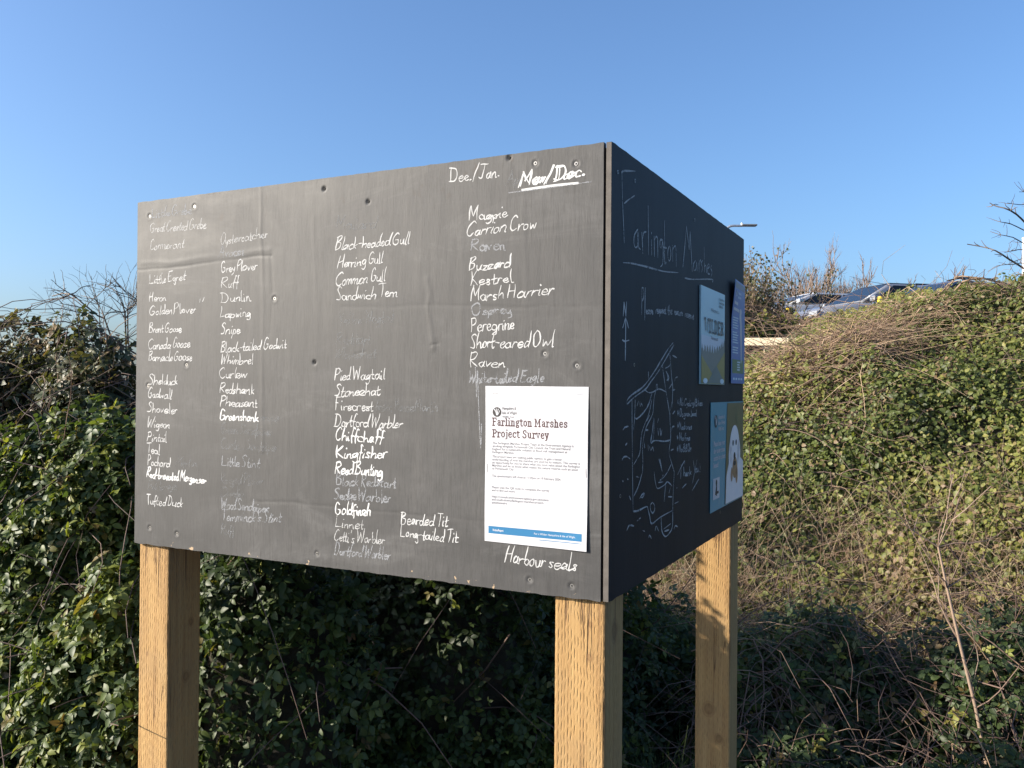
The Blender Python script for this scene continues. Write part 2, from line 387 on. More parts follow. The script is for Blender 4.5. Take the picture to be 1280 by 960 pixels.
# chalk words: text, start (u, v), end (u, v) on the panel in metres, cap height, weight
WORDS_F = [
    ('Little Grebe', 0.0477, 0.7884, 0.1824, 0.7871, 0.0232, 'f'),
    ('Great Crested Grebe', 0.0405, 0.7526, 0.2289, 0.7492, 0.0233, 'm'),
    ('Cormorant', 0.0436, 0.7109, 0.159, 0.7086, 0.0232, 'm'),
    ('Little Egret', 0.0396, 0.6278, 0.165, 0.6324, 0.0232, 'c'),
    ('Heron', 0.0429, 0.5859, 0.1009, 0.5854, 0.0232, 'c'),
    ('Golden Plover', 0.0434, 0.5535, 0.1983, 0.5542, 0.0231, 'c'),
    ('Brent Goose', 0.0412, 0.511, 0.1523, 0.5104, 0.0232, 'c'),
    ('Canada Goose', 0.0393, 0.4713, 0.1788, 0.4746, 0.0232, 'c'),
    ('Barnacle Goose', 0.0422, 0.4442, 0.187, 0.4431, 0.0232, 'c'),
    ('Shelduck', 0.0405, 0.3863, 0.1408, 0.3868, 0.0232, 'c'),
    ('Gadwall', 0.0409, 0.3554, 0.122, 0.3529, 0.0232, 'c'),
    ('Shoveler', 0.039, 0.321, 0.1399, 0.3177, 0.0232, 'c'),
    ('Wigeon', 0.0378, 0.2832, 0.1158, 0.2834, 0.0231, 'c'),
    ('Pintail', 0.04, 0.2504, 0.1056, 0.2508, 0.0232, 'c'),
    ('Teal', 0.0404, 0.2215, 0.0837, 0.2194, 0.0231, 'c'),
    ('Pochard', 0.0422, 0.1921, 0.1192, 0.1906, 0.0231, 'c'),
    ('Merlin', 0.1356, 0.1933, 0.2072, 0.1939, 0.0226, 'v'),
    ('Red-breasted Merganser', 0.0396, 0.163, 0.2341, 0.1579, 0.0232, 'b'),
    ('Goldeneye', 0.0441, 0.133, 0.1416, 0.1389, 0.0231, 'v'),
    ('Tufted Duck', 0.0405, 0.0981, 0.1605, 0.099, 0.0231, 'c'),
    ('"', 0.2009, 0.5541, 0.2212, 0.559, 0.0261, 'c'),
    ('Oystercatcher', 0.2735, 0.7077, 0.4152, 0.7148, 0.0239, 'm'),
    ('Avocet', 0.2669, 0.6788, 0.3448, 0.6794, 0.0239, 'f'),
    ('Grey Plover', 0.2743, 0.6442, 0.3854, 0.6446, 0.0238, 'c'),
    ('Ruff', 0.2747, 0.6097, 0.3296, 0.609, 0.0238, 'c'),
    ('Dunlin', 0.2752, 0.5755, 0.3659, 0.5757, 0.0239, 'c'),
    ('Lapwing', 0.2756, 0.5407, 0.3663, 0.5397, 0.0238, 'c'),
    ('Snipe', 0.2761, 0.5025, 0.3357, 0.5027, 0.0239, 'c'),
    ('Black-tailed Godwit', 0.2767, 0.4613, 0.4715, 0.4672, 0.0238, 'c'),
    ('Whimbrel', 0.277, 0.4338, 0.3748, 0.4332, 0.0238, 'c'),
    ('Curlew', 0.2742, 0.4014, 0.3571, 0.4033, 0.0238, 'c'),
    ('Redshank', 0.2746, 0.3684, 0.3799, 0.3661, 0.0238, 'c'),
    ('Pheasant', 0.276, 0.3376, 0.3868, 0.3376, 0.0238, 'c'),
    ('Greenshank', 0.2742, 0.3066, 0.3938, 0.306, 0.0238, 'b'),
    ('snipe', 0.3975, 0.3072, 0.4529, 0.3085, 0.0231, 'v'),
    ('Green Sandpiper', 0.279, 0.2769, 0.4304, 0.2744, 0.0238, 'v'),
    ('Curlew Sandpiper', 0.2795, 0.2404, 0.4469, 0.2415, 0.0237, 'v'),
    ('Little Stint', 0.28, 0.202, 0.3988, 0.2022, 0.0237, 'f'),
    ('Ringed Plover', 0.2805, 0.1618, 0.4062, 0.1653, 0.0237, 'v'),
    ('Dunlin', 0.2809, 0.1315, 0.3494, 0.134, 0.0237, 'v'),
    ('Wood Sandpiper', 0.2812, 0.1041, 0.4246, 0.1063, 0.0237, 'f'),
    ("Temminck's Stint", 0.2816, 0.0767, 0.4592, 0.086, 0.0237, 'f'),
    ('Ruff', 0.282, 0.0459, 0.3233, 0.0466, 0.0237, 'v'),
    ('Mallard', 0.6022, 0.7193, 0.7088, 0.7111, 0.0255, 'v'),
    ('Black-headed Gull', 0.6027, 0.6742, 0.7908, 0.6741, 0.0255, 'c'),
    ('Herring Gull', 0.6073, 0.6341, 0.7244, 0.6401, 0.0254, 'c'),
    ('Common Gull', 0.6035, 0.5978, 0.7308, 0.6025, 0.0255, 'c'),
    ('Sandwich Tern', 0.6051, 0.5663, 0.7607, 0.5691, 0.0255, 'c'),
    ('Yellow Wagtail', 0.6146, 0.5152, 0.7534, 0.5173, 0.0254, 'v'),
    ('Redstart', 0.607, 0.4731, 0.696, 0.4733, 0.0254, 'v'),
    ('Whinchat', 0.6031, 0.4429, 0.7116, 0.445, 0.0255, 'v'),
    ('Pied Wagtail', 0.6036, 0.3985, 0.7329, 0.4005, 0.0254, 'c'),
    ('Stonechat', 0.604, 0.3651, 0.7212, 0.3679, 0.0255, 'c'),
    ('Firecrest', 0.6043, 0.3335, 0.7055, 0.3353, 0.0254, 'c'),
    ('from House Martin', 0.7095, 0.3354, 0.8622, 0.3367, 0.0248, 'v'),
    ('Dartford Warbler', 0.6026, 0.3002, 0.7761, 0.3016, 0.0254, 'c'),
    ('Chiffchaff', 0.6071, 0.2716, 0.7302, 0.2711, 0.0253, 'b'),
    ('Kingfisher', 0.6096, 0.2336, 0.7381, 0.2392, 0.0254, 'b'),
    ('Reed Bunting', 0.6058, 0.2004, 0.7289, 0.2023, 0.0254, 'b'),
    ('Black Redstart', 0.6103, 0.177, 0.7627, 0.1797, 0.0253, 'f'),
    ('Sedge Warbler', 0.6043, 0.1465, 0.7483, 0.1483, 0.0254, 'f'),
    ('Goldfinch', 0.6067, 0.1151, 0.7018, 0.1178, 0.0253, 'b'),
    ('Linnet', 0.607, 0.0872, 0.6814, 0.0881, 0.0253, 'm'),
    ("Cetti's Warbler", 0.6069, 0.0584, 0.7363, 0.0631, 0.0254, 'm'),
    ('Dartford Warbler', 0.6056, 0.0296, 0.7495, 0.0336, 0.0253, 'f'),
    ('Bearded Tit', 0.7744, 0.1074, 0.886, 0.1103, 0.0243, 'c'),
    ('Long-tailed Tit', 0.7729, 0.0816, 0.9101, 0.08, 0.0243, 'c'),
    ('Dec./Jan.', 0.8812, 0.7897, 0.996, 0.7894, 0.0253, 'c'),
    ('Apr', 1.0097, 0.7698, 1.0423, 0.7704, 0.0276, 'v'),
    ('Mar/Dec.', 1.0339, 0.7667, 1.1708, 0.7729, 0.0258, 'b'),
    ('Nov/Jan', 1.0373, 0.7663, 1.1566, 0.7721, 0.0243, 'b'),
    ('Magpie', 0.9263, 0.7101, 1.0134, 0.7107, 0.0266, 'c'),
    ('Carrion Crow', 0.923, 0.6797, 1.0722, 0.6833, 0.0266, 'c'),
    ('Raven', 0.9286, 0.6515, 1.0076, 0.6477, 0.0234, 'f'),
    ('Buzzard', 0.929, 0.6134, 1.0191, 0.6142, 0.0265, 'c'),
    ('Kestrel', 0.9325, 0.5832, 1.0253, 0.5843, 0.025, 'c'),
    ('Marsh Harrier', 0.9327, 0.552, 1.1086, 0.5594, 0.0265, 'c'),
    ('Osprey', 0.9316, 0.5245, 1.0241, 0.5257, 0.0234, 'f'),
    ('Peregrine', 0.9333, 0.4923, 1.0295, 0.4958, 0.0265, 'c'),
    ('Short-eared Owl', 0.9321, 0.4617, 1.1094, 0.4621, 0.028, 'c'),
    ('Raven', 0.9325, 0.4252, 1.0113, 0.4249, 0.0265, 'c'),
    ('White-tailed Eagle', 0.9292, 0.3931, 1.0915, 0.3968, 0.0234, 'f'),
    ('Harbour seals', 1.0111, 0.0539, 1.1584, 0.0507, 0.0319, 'c'),
]
WORDS_R = [
    ('ease', 0.2001, 0.5344, 0.2464, 0.5384, 0.0191, 'm'),
    ('respect', 0.2633, 0.5407, 0.3369, 0.5466, 0.0198, 'm'),
    ('the', 0.3492, 0.5458, 0.3837, 0.5482, 0.0207, 'm'),
    ('nature', 0.3998, 0.5495, 0.4666, 0.552, 0.0211, 'm'),
    ('reserve', 0.4841, 0.5505, 0.564, 0.5507, 0.022, 'm'),
    ('* No Cycling/Bikes', 0.4281, 0.3481, 0.6463, 0.345, 0.0162, 'm'),
    ('* Dogs on lead', 0.4287, 0.3238, 0.5919, 0.3213, 0.0162, 'm'),
    ('* No drones', 0.4276, 0.2951, 0.5504, 0.2904, 0.0162, 'm'),
    ('* No fires', 0.4263, 0.2691, 0.5376, 0.2657, 0.0162, 'm'),
    ('* No BBQs', 0.427, 0.243, 0.5465, 0.2391, 0.0162, 'm'),
    ('hank', 0.4797, 0.1857, 0.55, 0.1829, 0.0201, 'm'),
    ('ou', 0.5857, 0.186, 0.6182, 0.1845, 0.021, 'm'),
    ('!', 0.6249, 0.1816, 0.636, 0.1807, 0.0214, 'm'),
]
LINES_F = [
    ('b', [(1.0433, 0.7589), (1.1053, 0.7611), (1.1567, 0.7608)]),
    ('v', [(1.0146, 0.7564), (1.1054, 0.7581), (1.1831, 0.7607)]),
    ('f', [(0.9457, 0.4242), (0.9479, 0.3916), (0.9491, 0.3668)]),
    ('f', [(0.9504, 0.418), (0.9547, 0.3298), (0.9588, 0.2665)]),
    ('f', [(0.9663, 0.4164), (0.9664, 0.3948)]),
    ('f', [(0.9601, 0.3144), (0.9596, 0.2758)]),
]
LINES_TITLE = [
    ('m', [(0.0512, 0.7856), (0.0568, 0.7274), (0.0671, 0.6572)]),
    ('m', [(0.0497, 0.7847), (0.0658, 0.7909), (0.1268, 0.8043)]),
    ('m', [(0.0656, 0.7303), (0.0931, 0.7433), (0.1239, 0.7564)]),
    ('m', [(0.1452, 0.6952), (0.1255, 0.6816), (0.1219, 0.6656), (0.13, 0.6579), (0.1443, 0.6639), (0.1453, 0.69), (0.15, 0.6621), (0.1623, 0.6588)]),
    ('m', [(0.1698, 0.6928), (0.1765, 0.6529)]),
    ('m', [(0.1742, 0.6816), (0.1823, 0.6948), (0.1966, 0.6985)]),
    ('m', [(0.2082, 0.7528), (0.213, 0.6555)]),
    ('m', [(0.2315, 0.688), (0.234, 0.6579)]),
    ('m', [(0.2312, 0.7029), (0.2312, 0.7002)]),
    ('m', [(0.2491, 0.6976), (0.2518, 0.6577)]),
    ('m', [(0.2511, 0.6911), (0.2635, 0.6999), (0.2728, 0.6945), (0.2755, 0.6588)]),
    ('m', [(0.3073, 0.6999), (0.2913, 0.6974), (0.2898, 0.6832), (0.3011, 0.6834), (0.3084, 0.6972), (0.3128, 0.6725), (0.3085, 0.6493), (0.2945, 0.6418)]),
    ('m', [(0.3207, 0.7432), (0.3227, 0.6597), (0.3344, 0.6556)]),
    ('m', [(0.3125, 0.6852), (0.3366, 0.6873)]),
    ('m', [(0.3592, 0.6965), (0.3466, 0.6831), (0.3489, 0.6661), (0.362, 0.6636), (0.3696, 0.6806), (0.3592, 0.6965)]),
    ('m', [(0.3814, 0.6998), (0.3842, 0.6651)]),
    ('m', [(0.3836, 0.6914), (0.3999, 0.7012), (0.4084, 0.6951), (0.4114, 0.657)]),
    ('m', [(0.4651, 0.6639), (0.4795, 0.7117), (0.493, 0.7599)]),
    ('m', [(0.493, 0.7599), (0.5171, 0.7111)]),
    ('m', [(0.5171, 0.7111), (0.5242, 0.7527)]),
    ('m', [(0.5242, 0.7527), (0.5453, 0.6633)]),
    ('m', [(0.5734, 0.6923), (0.5567, 0.6821), (0.5595, 0.6682), (0.5776, 0.6721), (0.5832, 0.6904), (0.5899, 0.6704)]),
    ('m', [(0.6053, 0.6999), (0.6085, 0.6695)]),
    ('m', [(0.608, 0.6905), (0.6228, 0.7023)]),
    ('m', [(0.6395, 0.7013), (0.6269, 0.693), (0.6399, 0.6849), (0.6338, 0.6727)]),
    ('m', [(0.6554, 0.7364), (0.6596, 0.6759)]),
    ('m', [(0.6593, 0.6891), (0.6723, 0.6941), (0.6807, 0.6768)]),
    ('m', [(0.6898, 0.688), (0.7085, 0.6954), (0.7015, 0.7013), (0.6883, 0.6928), (0.6941, 0.6768), (0.7131, 0.6774)]),
    ('m', [(0.7331, 0.702), (0.7222, 0.6938), (0.7363, 0.6854), (0.7242, 0.6703)]),
    ('c', [(0.062, 0.6191), (0.1072, 0.6239), (0.1964, 0.6291), (0.3136, 0.6344), (0.4297, 0.6459)]),
    ('c', [(0.4813, 0.64), (0.5481, 0.6447), (0.734, 0.6664), (0.7412, 0.6604)]),
]
LINES_PLEASE = [
    ('m', [(0.1727, 0.584), (0.1723, 0.5321)]),
    ('m', [(0.1727, 0.584), (0.1832, 0.5843), (0.184, 0.5679), (0.1759, 0.5588)]),
    ('m', [(0.1937, 0.5863), (0.1914, 0.5229)]),
]
LINES_ARROW = [
    ('c', [(0.0641, 0.5203), (0.0682, 0.5456)]),
    ('c', [(0.0682, 0.5456), (0.0789, 0.5215)]),
    ('c', [(0.0789, 0.5215), (0.0821, 0.5476)]),
    ('c', [(0.0781, 0.5175), (0.078, 0.4792), (0.077, 0.4385)]),
    ('c', [(0.0623, 0.4985), (0.0713, 0.51), (0.0781, 0.5168)]),
    ('c', [(0.0781, 0.5168), (0.0867, 0.5095), (0.0936, 0.4998)]),
    ('c', [(0.0605, 0.4751), (0.0744, 0.4735), (0.0979, 0.4768)]),
]
LINES_THANKS = [
    ('m', [(0.4347, 0.1936), (0.4627, 0.2084), (0.4915, 0.221)]),
    ('m', [(0.4915, 0.221), (0.4908, 0.2116)]),
    ('m', [(0.4626, 0.2137), (0.4585, 0.1823)]),
    ('m', [(0.5659, 0.2157), (0.5792, 0.191)]),
    ('m', [(0.6, 0.2147), (0.5609, 0.1621)]),
    ('m', [(0.4735, 0.1597), (0.5057, 0.1659)]),
    ('m', [(0.5572, 0.1445), (0.6176, 0.1666)]),
    ('m', [(0.427, 0.1643), (0.4316, 0.1643)]),
]
LINES_MAP = [
    ('m', [(0.3913, 0.4868), (0.3546, 0.472), (0.3114, 0.4494), (0.2648, 0.4245), (0.2251, 0.4054), (0.1916, 0.3915), (0.1592, 0.3824), (0.1189, 0.3737), (0.091, 0.3639), (0.0891, 0.3561)]),
    ('m', [(0.3972, 0.4822), (0.3605, 0.4625), (0.317, 0.4385), (0.2753, 0.417), (0.2302, 0.3978), (0.2037, 0.3855), (0.1593, 0.3751), (0.1235, 0.3665), (0.0912, 0.3561)]),
    ('m', [(0.1966, 0.3825), (0.2209, 0.3772), (0.2506, 0.3788), (0.2916, 0.385), (0.3402, 0.3788)]),
    ('m', [(0.3117, 0.4359), (0.3287, 0.402), (0.3402, 0.3796), (0.3605, 0.3438)]),
    ('m', [(0.3661, 0.4619), (0.3734, 0.4401), (0.3816, 0.4091), (0.3907, 0.3878), (0.386, 0.3434)]),
    ('m', [(0.389, 0.4587), (0.4214, 0.4549)]),
    ('m', [(0.4049, 0.4028), (0.4106, 0.4096), (0.4284, 0.4123)]),
    ('m', [(0.3937, 0.3829), (0.4083, 0.3842)]),
    ('m', [(0.2707, 0.3935), (0.2784, 0.3936), (0.2785, 0.3873), (0.2708, 0.3873), (0.2707, 0.3935)]),
    ('m', [(0.3623, 0.3861), (0.3848, 0.396)]),
    ('m', [(0.3723, 0.4384), (0.3556, 0.4331), (0.3335, 0.4293)]),
    ('m', [(0.3504, 0.4152), (0.3563, 0.4023)]),
    ('m', [(0.2407, 0.3749), (0.2262, 0.3597), (0.207, 0.3464)]),
    ('m', [(0.2658, 0.3795), (0.256, 0.3656), (0.2514, 0.3456)]),
    ('m', [(0.1551, 0.3604), (0.1484, 0.3517)]),
    ('m', [(0.1643, 0.3589), (0.1668, 0.3507), (0.1736, 0.3558), (0.1807, 0.3505)]),
    ('m', [(0.3391, 0.423), (0.3617, 0.4088), (0.3451, 0.4038)]),
    ('m', [(0.2178, 0.4068), (0.2175, 0.4189)]),
    ('m', [(0.117, 0.3632), (0.1198, 0.2912), (0.123, 0.2248)]),
    ('m', [(0.136, 0.363), (0.1332, 0.3297), (0.127, 0.3053)]),
    ('m', [(0.1354, 0.3289), (0.1467, 0.3265), (0.1787, 0.3345), (0.2166, 0.3502), (0.231, 0.3622)]),
    ('m', [(0.241, 0.3621), (0.2218, 0.335), (0.1841, 0.3046), (0.175, 0.2916), (0.1665, 0.2596), (0.1529, 0.2502), (0.1307, 0.2387)]),
    ('m', [(0.2512, 0.3528), (0.2466, 0.3329), (0.2078, 0.3097), (0.1915, 0.2908), (0.1826, 0.266), (0.1854, 0.2435), (0.1836, 0.2198)]),
    ('m', [(0.2544, 0.325), (0.2474, 0.3006), (0.2354, 0.2797), (0.243, 0.2739), (0.2552, 0.2879), (0.2569, 0.3234)]),
    ('m', [(0.251, 0.3159), (0.2449, 0.2976), (0.2403, 0.2794)]),
    ('m', [(0.2429, 0.2762), (0.2682, 0.278), (0.3317, 0.2732), (0.3734, 0.2736)]),
    ('m', [(0.3517, 0.3612), (0.3704, 0.3284)]),
    ('m', [(0.3885, 0.3609), (0.3704, 0.3284), (0.3769, 0.2922), (0.3763, 0.2726), (0.3656, 0.2471), (0.386, 0.2228), (0.4068, 0.2013)]),
    ('m', [(0.067, 0.3077), (0.0773, 0.3122), (0.0964, 0.3134)]),
    ('m', [(0.3921, 0.3304), (0.4094, 0.3366)]),
    ('m', [(0.3843, 0.2952), (0.3899, 0.3016), (0.4044, 0.3027)]),
    ('m', [(0.3796, 0.2511), (0.3998, 0.2524)]),
    ('m', [(0.062, 0.2515), (0.0722, 0.2571), (0.0912, 0.2565), (0.1085, 0.251)]),
    ('m', [(0.0822, 0.2789), (0.0906, 0.282)]),
    ('m', [(0.2924, 0.2375), (0.3169, 0.2104)]),
    ('m', [(0.2993, 0.237), (0.3114, 0.2187)]),
    ('m', [(0.3553, 0.2056), (0.3832, 0.2205)]),
    ('m', [(0.2183, 0.2714), (0.2211, 0.2592)]),
    ('m', [(0.2282, 0.2679), (0.2358, 0.2598), (0.2482, 0.2652), (0.2559, 0.257)]),
    ('m', [(0.2831, 0.3023), (0.2886, 0.288)]),
    ('m', [(0.2988, 0.3017), (0.3045, 0.2873), (0.3122, 0.298)]),
    ('m', [(0.2032, 0.3023), (0.2177, 0.3018)]),
    ('m', [(0.1941, 0.2788), (0.1968, 0.2666)]),
    ('m', [(0.2076, 0.3202), (0.2268, 0.3318)]),
    ('m', [(0.2878, 0.3225), (0.2802, 0.3149)]),
    ('m', [(0.123, 0.2248), (0.1282, 0.1493)]),
    ('m', [(0.1836, 0.2198), (0.1587, 0.194), (0.132, 0.1778)]),
    ('m', [(0.2594, 0.2135), (0.2702, 0.1893), (0.286, 0.1769), (0.3339, 0.1801), (0.3558, 0.1845), (0.3901, 0.1722)]),
    ('m', [(0.3553, 0.2056), (0.328, 0.1967), (0.3013, 0.1927)]),
    ('m', [(0.3421, 0.1809), (0.332, 0.1451)]),
    ('m', [(0.3787, 0.1709), (0.3676, 0.1589)]),
    ('m', [(0.4068, 0.2013), (0.3992, 0.1523), (0.3972, 0.1162), (0.3951, 0.0818), (0.3697, 0.0707), (0.3419, 0.0683), (0.3199, 0.0811), (0.3132, 0.0948), (0.3111, 0.1133)]),
    ('m', [(0.1282, 0.1486), (0.1597, 0.1462), (0.2114, 0.1481), (0.2213, 0.1409), (0.2339, 0.1241), (0.2467, 0.1086), (0.3031, 0.1144), (0.3914, 0.1177)]),
    ('m', [(0.2507, 0.1519), (0.2368, 0.1482), (0.2386, 0.1373), (0.2512, 0.1299), (0.2648, 0.1341), (0.2635, 0.145), (0.2507, 0.1519)]),
    ('m', [(0.1057, 0.1806), (0.1145, 0.1725)]),
    ('m', [(0.0669, 0.2127), (0.0711, 0.2116)]),
    ('m', [(0.0942, 0.2137), (0.0985, 0.2129)]),
    ('m', [(0.1684, 0.1694), (0.1823, 0.1753), (0.1964, 0.1753), (0.1871, 0.1696), (0.1777, 0.1699)]),
    ('m', [(0.4114, 0.1311), (0.4412, 0.1319)]),
    ('m', [(0.1533, 0.1272), (0.1739, 0.1304)]),
    ('m', [(0.092, 0.117), (0.1068, 0.1248), (0.1333, 0.1198)]),
    ('m', [(0.1885, 0.1031), (0.2005, 0.0999)]),
    ('m', [(0.2274, 0.0839), (0.2323, 0.0877), (0.2449, 0.079)]),
    ('m', [(0.2698, 0.0915), (0.2774, 0.0998), (0.2932, 0.0874)]),
    ('m', [(0.4069, 0.0752), (0.4185, 0.081), (0.4365, 0.076)]),
    ('m', [(0.3306, 0.086), (0.3806, 0.0904)]),
    ('m', [(0.3362, 0.0804), (0.3695, 0.0789)]),
    ('m', [(0.3225, 0.2019), (0.312, 0.1933)]),
    ('m', [(0.2909, 0.1889), (0.3228, 0.1875)]),
    ('m', [(0.1446, 0.2143), (0.1629, 0.2112)]),
    ('m', [(0.3622, 0.1514), (0.3907, 0.1483)]),
]
SCREWS_F = [(0.0411, 0.7932), (0.1899, 0.8033), (1.0704, 0.8066), (1.1532, 0.7967), (0.436, 0.5782), (0.169, 0.4331), (0.0414, 0.3836), (0.0517, 0.0421), (0.143, 0.0353), (0.5606, 0.0271), (1.0932, 0.4489), (1.1578, 0.4263), (1.0654, 0.0251), (1.1509, 0.023)]
HOLES_F = [(0.5713, 0.8072), (0.5495, 0.4362), (0.6868, 0.7693), (1.0147, 0.8235)]
SCREWS_R = [(0.128, 0.7861), (0.131, 0.431), (0.5661, 0.7883), (0.0565, 0.1859), (0.0311, 0.781), (0.8447, 0.0585)]

# ------------------------------------------------------------------ ground
def crest(X): return np.interp(X, [.8, 1.4, 1.9, 2.35, 2.75, 3.0, 3.4, 3.7, 4.2], [1.56, 1.60, 1.70, 1.88, 2.06, 2.16, 2.27, 2.38, 2.48])
def ground_z(X, Y):
    s = sstep(3.1, 6.9, Y)
    z = (crest(X) - .22) * s
    z = z + (2.45 + .085 * np.clip(Y - 19.5, -5.5, 8) - z) * sstep(8.0, 12.5, Y)
    z = z * sstep(-1.6, .9, X + .15 * (Y - 4)) 
    far = 1 - sstep(60, 160, np.hypot(X, Y))
    return z * far + .04 * fbm(X, Y, 2, 4, .9) * sstep(.5, 3, np.hypot(X, Y) ) * far
gx = np.unique(np.concatenate([-np.geomspace(14, 900, 22), np.linspace(-14, 16, 151), np.geomspace(16, 900, 24)]))
gy = np.unique(np.concatenate([-np.geomspace(8, 700, 18), np.linspace(-8, 16, 121), np.geomspace(16, 1500, 34)]))
GX, GY = np.meshgrid(gx, gy)
GV = np.stack([GX, GY, ground_z(GX, GY)], -1).reshape(-1, 3)
w = len(gx); i = (np.arange(len(gy) - 1)[:, None] * w + np.arange(w - 1)[None, :]).ravel()
g = mk('ground', GV, np.stack([i, i + 1, i + 1 + w, i + w], 1), M_earth, None, True)
tag(g, 'rough earth and turf rising into a bank', None, None, 'structure')
def lot_z(Y): return 2.45 + .085 * (np.clip(Y - 19.5, -5.5, 8))
ly = np.array([15.0, 20.0, 27.4, 40.0]); lv = np.array([(x, y, float(lot_z(y)) + .05) for y in ly for x in (1.5, 34.0)])
cp = mk('car_park', lv, np.array([(2 * k, 2 * k + 1, 2 * k + 3, 2 * k + 2) for k in range(3)]), M_asphalt); tag(cp, 'asphalt car park on top of the bank', None, None, 'structure')

# ------------------------------------------------------------------ vegetation kit
def unit(v): return v / (np.linalg.norm(v, axis=-1, keepdims=True) + 1e-9)

def leaflet():
    st = [(0, 0), (.12, .14), (.34, .28), (.58, .26), (.80, .13), (1.0, 0)]
    V = []; 
    for t_, w_ in st:
        z = -.22 * t_ * t_
        if w_ == 0: V.append((0, t_, z))
        else: V += [(-w_, t_, z + .10 * w_ / .3 - .02), (0, t_, z), (w_, t_, z + .10 * w_ / .3 - .02)]
    V = np.array(V)
    F = [(0, 2, 1), (0, 3, 2)]
    for k in range(3):
        a = 1 + 3 * k; F += [(a, a + 1, a + 4), (a, a + 4, a + 3), (a + 1, a + 2, a + 5), (a + 1, a + 5, a + 4)]
    F += [(10, 11, 13), (11, 12, 13)]
    return V, np.array(F)
LV, LF = leaflet()
def compose(parts):
    V = []; F = []; n = 0
    for ang, sc, (ox, oy, oz), tilt in parts:
        c, s = math.cos(ang), math.sin(ang)
        Q = LV * sc
        Q = np.stack([Q[:, 0], Q[:, 1] * math.cos(tilt) - Q[:, 2] * math.sin(tilt), Q[:, 1] * math.sin(tilt) + Q[:, 2] * math.cos(tilt)], 1)
        Q = np.stack([Q[:, 0] * c - Q[:, 1] * s + ox, Q[:, 0] * s + Q[:, 1] * c + oy, Q[:, 2] + oz], 1)
        V.append(Q); F.append(LF + n); n += len(Q)
    return np.vstack(V), np.vstack(F)
TRI = compose([(0, 1, (0, .38, 0), -.2), (1.3, .86, (-.04, .24, 0), .1), (-1.3, .86, (.04, .24, 0), .1)])
ONE = (LV * [1.15, 1, 1], LF)
MV = []
for t_, w_ in ((0, 0), (.30, .33), (.68, .28), (1, 0)):
    z_ = -.22 * t_ * t_
    MV += [(0, t_, z_)] if w_ == 0 else [(-w_, t_, z_ + .07), (0, t_, z_), (w_, t_, z_ + .07)]
MID = (np.array(MV), np.array([(0, 2, 1), (0, 3, 2), (1, 2, 5), (1, 5, 4), (2, 3, 6), (2, 6, 5), (4, 5, 7), (5, 6, 7)]))
SMALL = (np.array([(0, 0, 0), (-.34, .45, .08), (0, .5, 0), (.34, .45, .08), (0, 1, -.18)]), np.array([(0, 2, 1), (0, 3, 2), (1, 2, 4), (2, 3, 4)]))

def leaf_mesh(name, P, N, size, tone, mat, parent, rng, tmpl=TRI, up=.5, rand=.7, droop=.4, out=.7, sunb=.55):
    n = len(P); TV, TF = tmpl
    Z = unit(N * out + np.array([0, 0, up]) + np.array(SUN_DIR) * sunb + np.array([0, -.25, 0]) * sunb + rng.normal(0, rand, (n, 3)))
    D = rng.normal(0, 1, (n, 3)) + N * .5 - np.array([0, 0, droop])
    D = unit(D - (D * Z).sum(1, keepdims=True) * Z)
    X = np.cross(D, Z)
    s = size[:, None, None]
    V = P[:, None, :] + (TV[None, :, 0:1] * X[:, None] + TV[None, :, 1:2] * D[:, None] + TV[None, :, 2:3] * Z[:, None]) * s
    F = (TF[None] + (np.arange(n) * len(TV))[:, None, None]).reshape(-1, 3)
    return mk(name, V.reshape(-1, 3), F, mat, parent, True, np.repeat(tone, len(TV)))

def tubes(name, paths, r0, r1, tone, mat, parent, sides=4):
    """paths (n,k,3), radii arrays (n,) at both ends"""
    paths = np.asarray(paths, float); n, k, _ = paths.shape
    T = unit(np.gradient(paths, axis=1))
    ref = np.where(np.abs(T[..., 2:3]) < .9, np.array([0, 0, 1.0]), np.array([1.0, 0, 0]))
    A = unit(np.cross(T, ref)); B = np.cross(T, A)
    f = np.linspace(0, 1, k)[None, :]
    R = np.asarray(r0)[:, None] * (1 - f) + np.asarray(r1)[:, None] * f
    th = np.arange(sides) * 2 * math.pi / sides
    V = paths[:, :, None, :] + R[:, :, None, None] * (np.cos(th)[None, None, :, None] * A[:, :, None] + np.sin(th)[None, None, :, None] * B[:, :, None])
    j = np.arange(sides); jn = (j + 1) % sides
    q = np.stack([j, jn, sides + jn, sides + j], 1)
    F = (q[None, None] + (np.arange(k - 1) * sides)[None, :, None, None] + (np.arange(n) * k * sides)[:, None, None, None]).reshape(-1, 4)
    return mk(name, V.reshape(-1, 3), F, mat, parent, True, np.repeat(np.asarray(tone), k * sides))

def arcs(rng, P, D, L, k=7, sag=.5, wob=.15):
    """arching canes from points P with start directions D and lengths L"""
    n = len(P); t_ = np.linspace(0, 1, k)
    D = unit(D); W = rng.normal(0, wob, (n, 3)); W2 = rng.normal(0, wob, (n, 3))
    out = P[:, None] + L[:, None, None] * (D[:, None] * t_[None, :, None] + W[:, None] * (t_ ** 2)[None, :, None] + W2[:, None] * (np.sin(t_ * 6)[None, :, None] * .25)
          - np.array([0, 0, 1.0]) * (sag * t_ ** 2)[None, :, None])
    return out

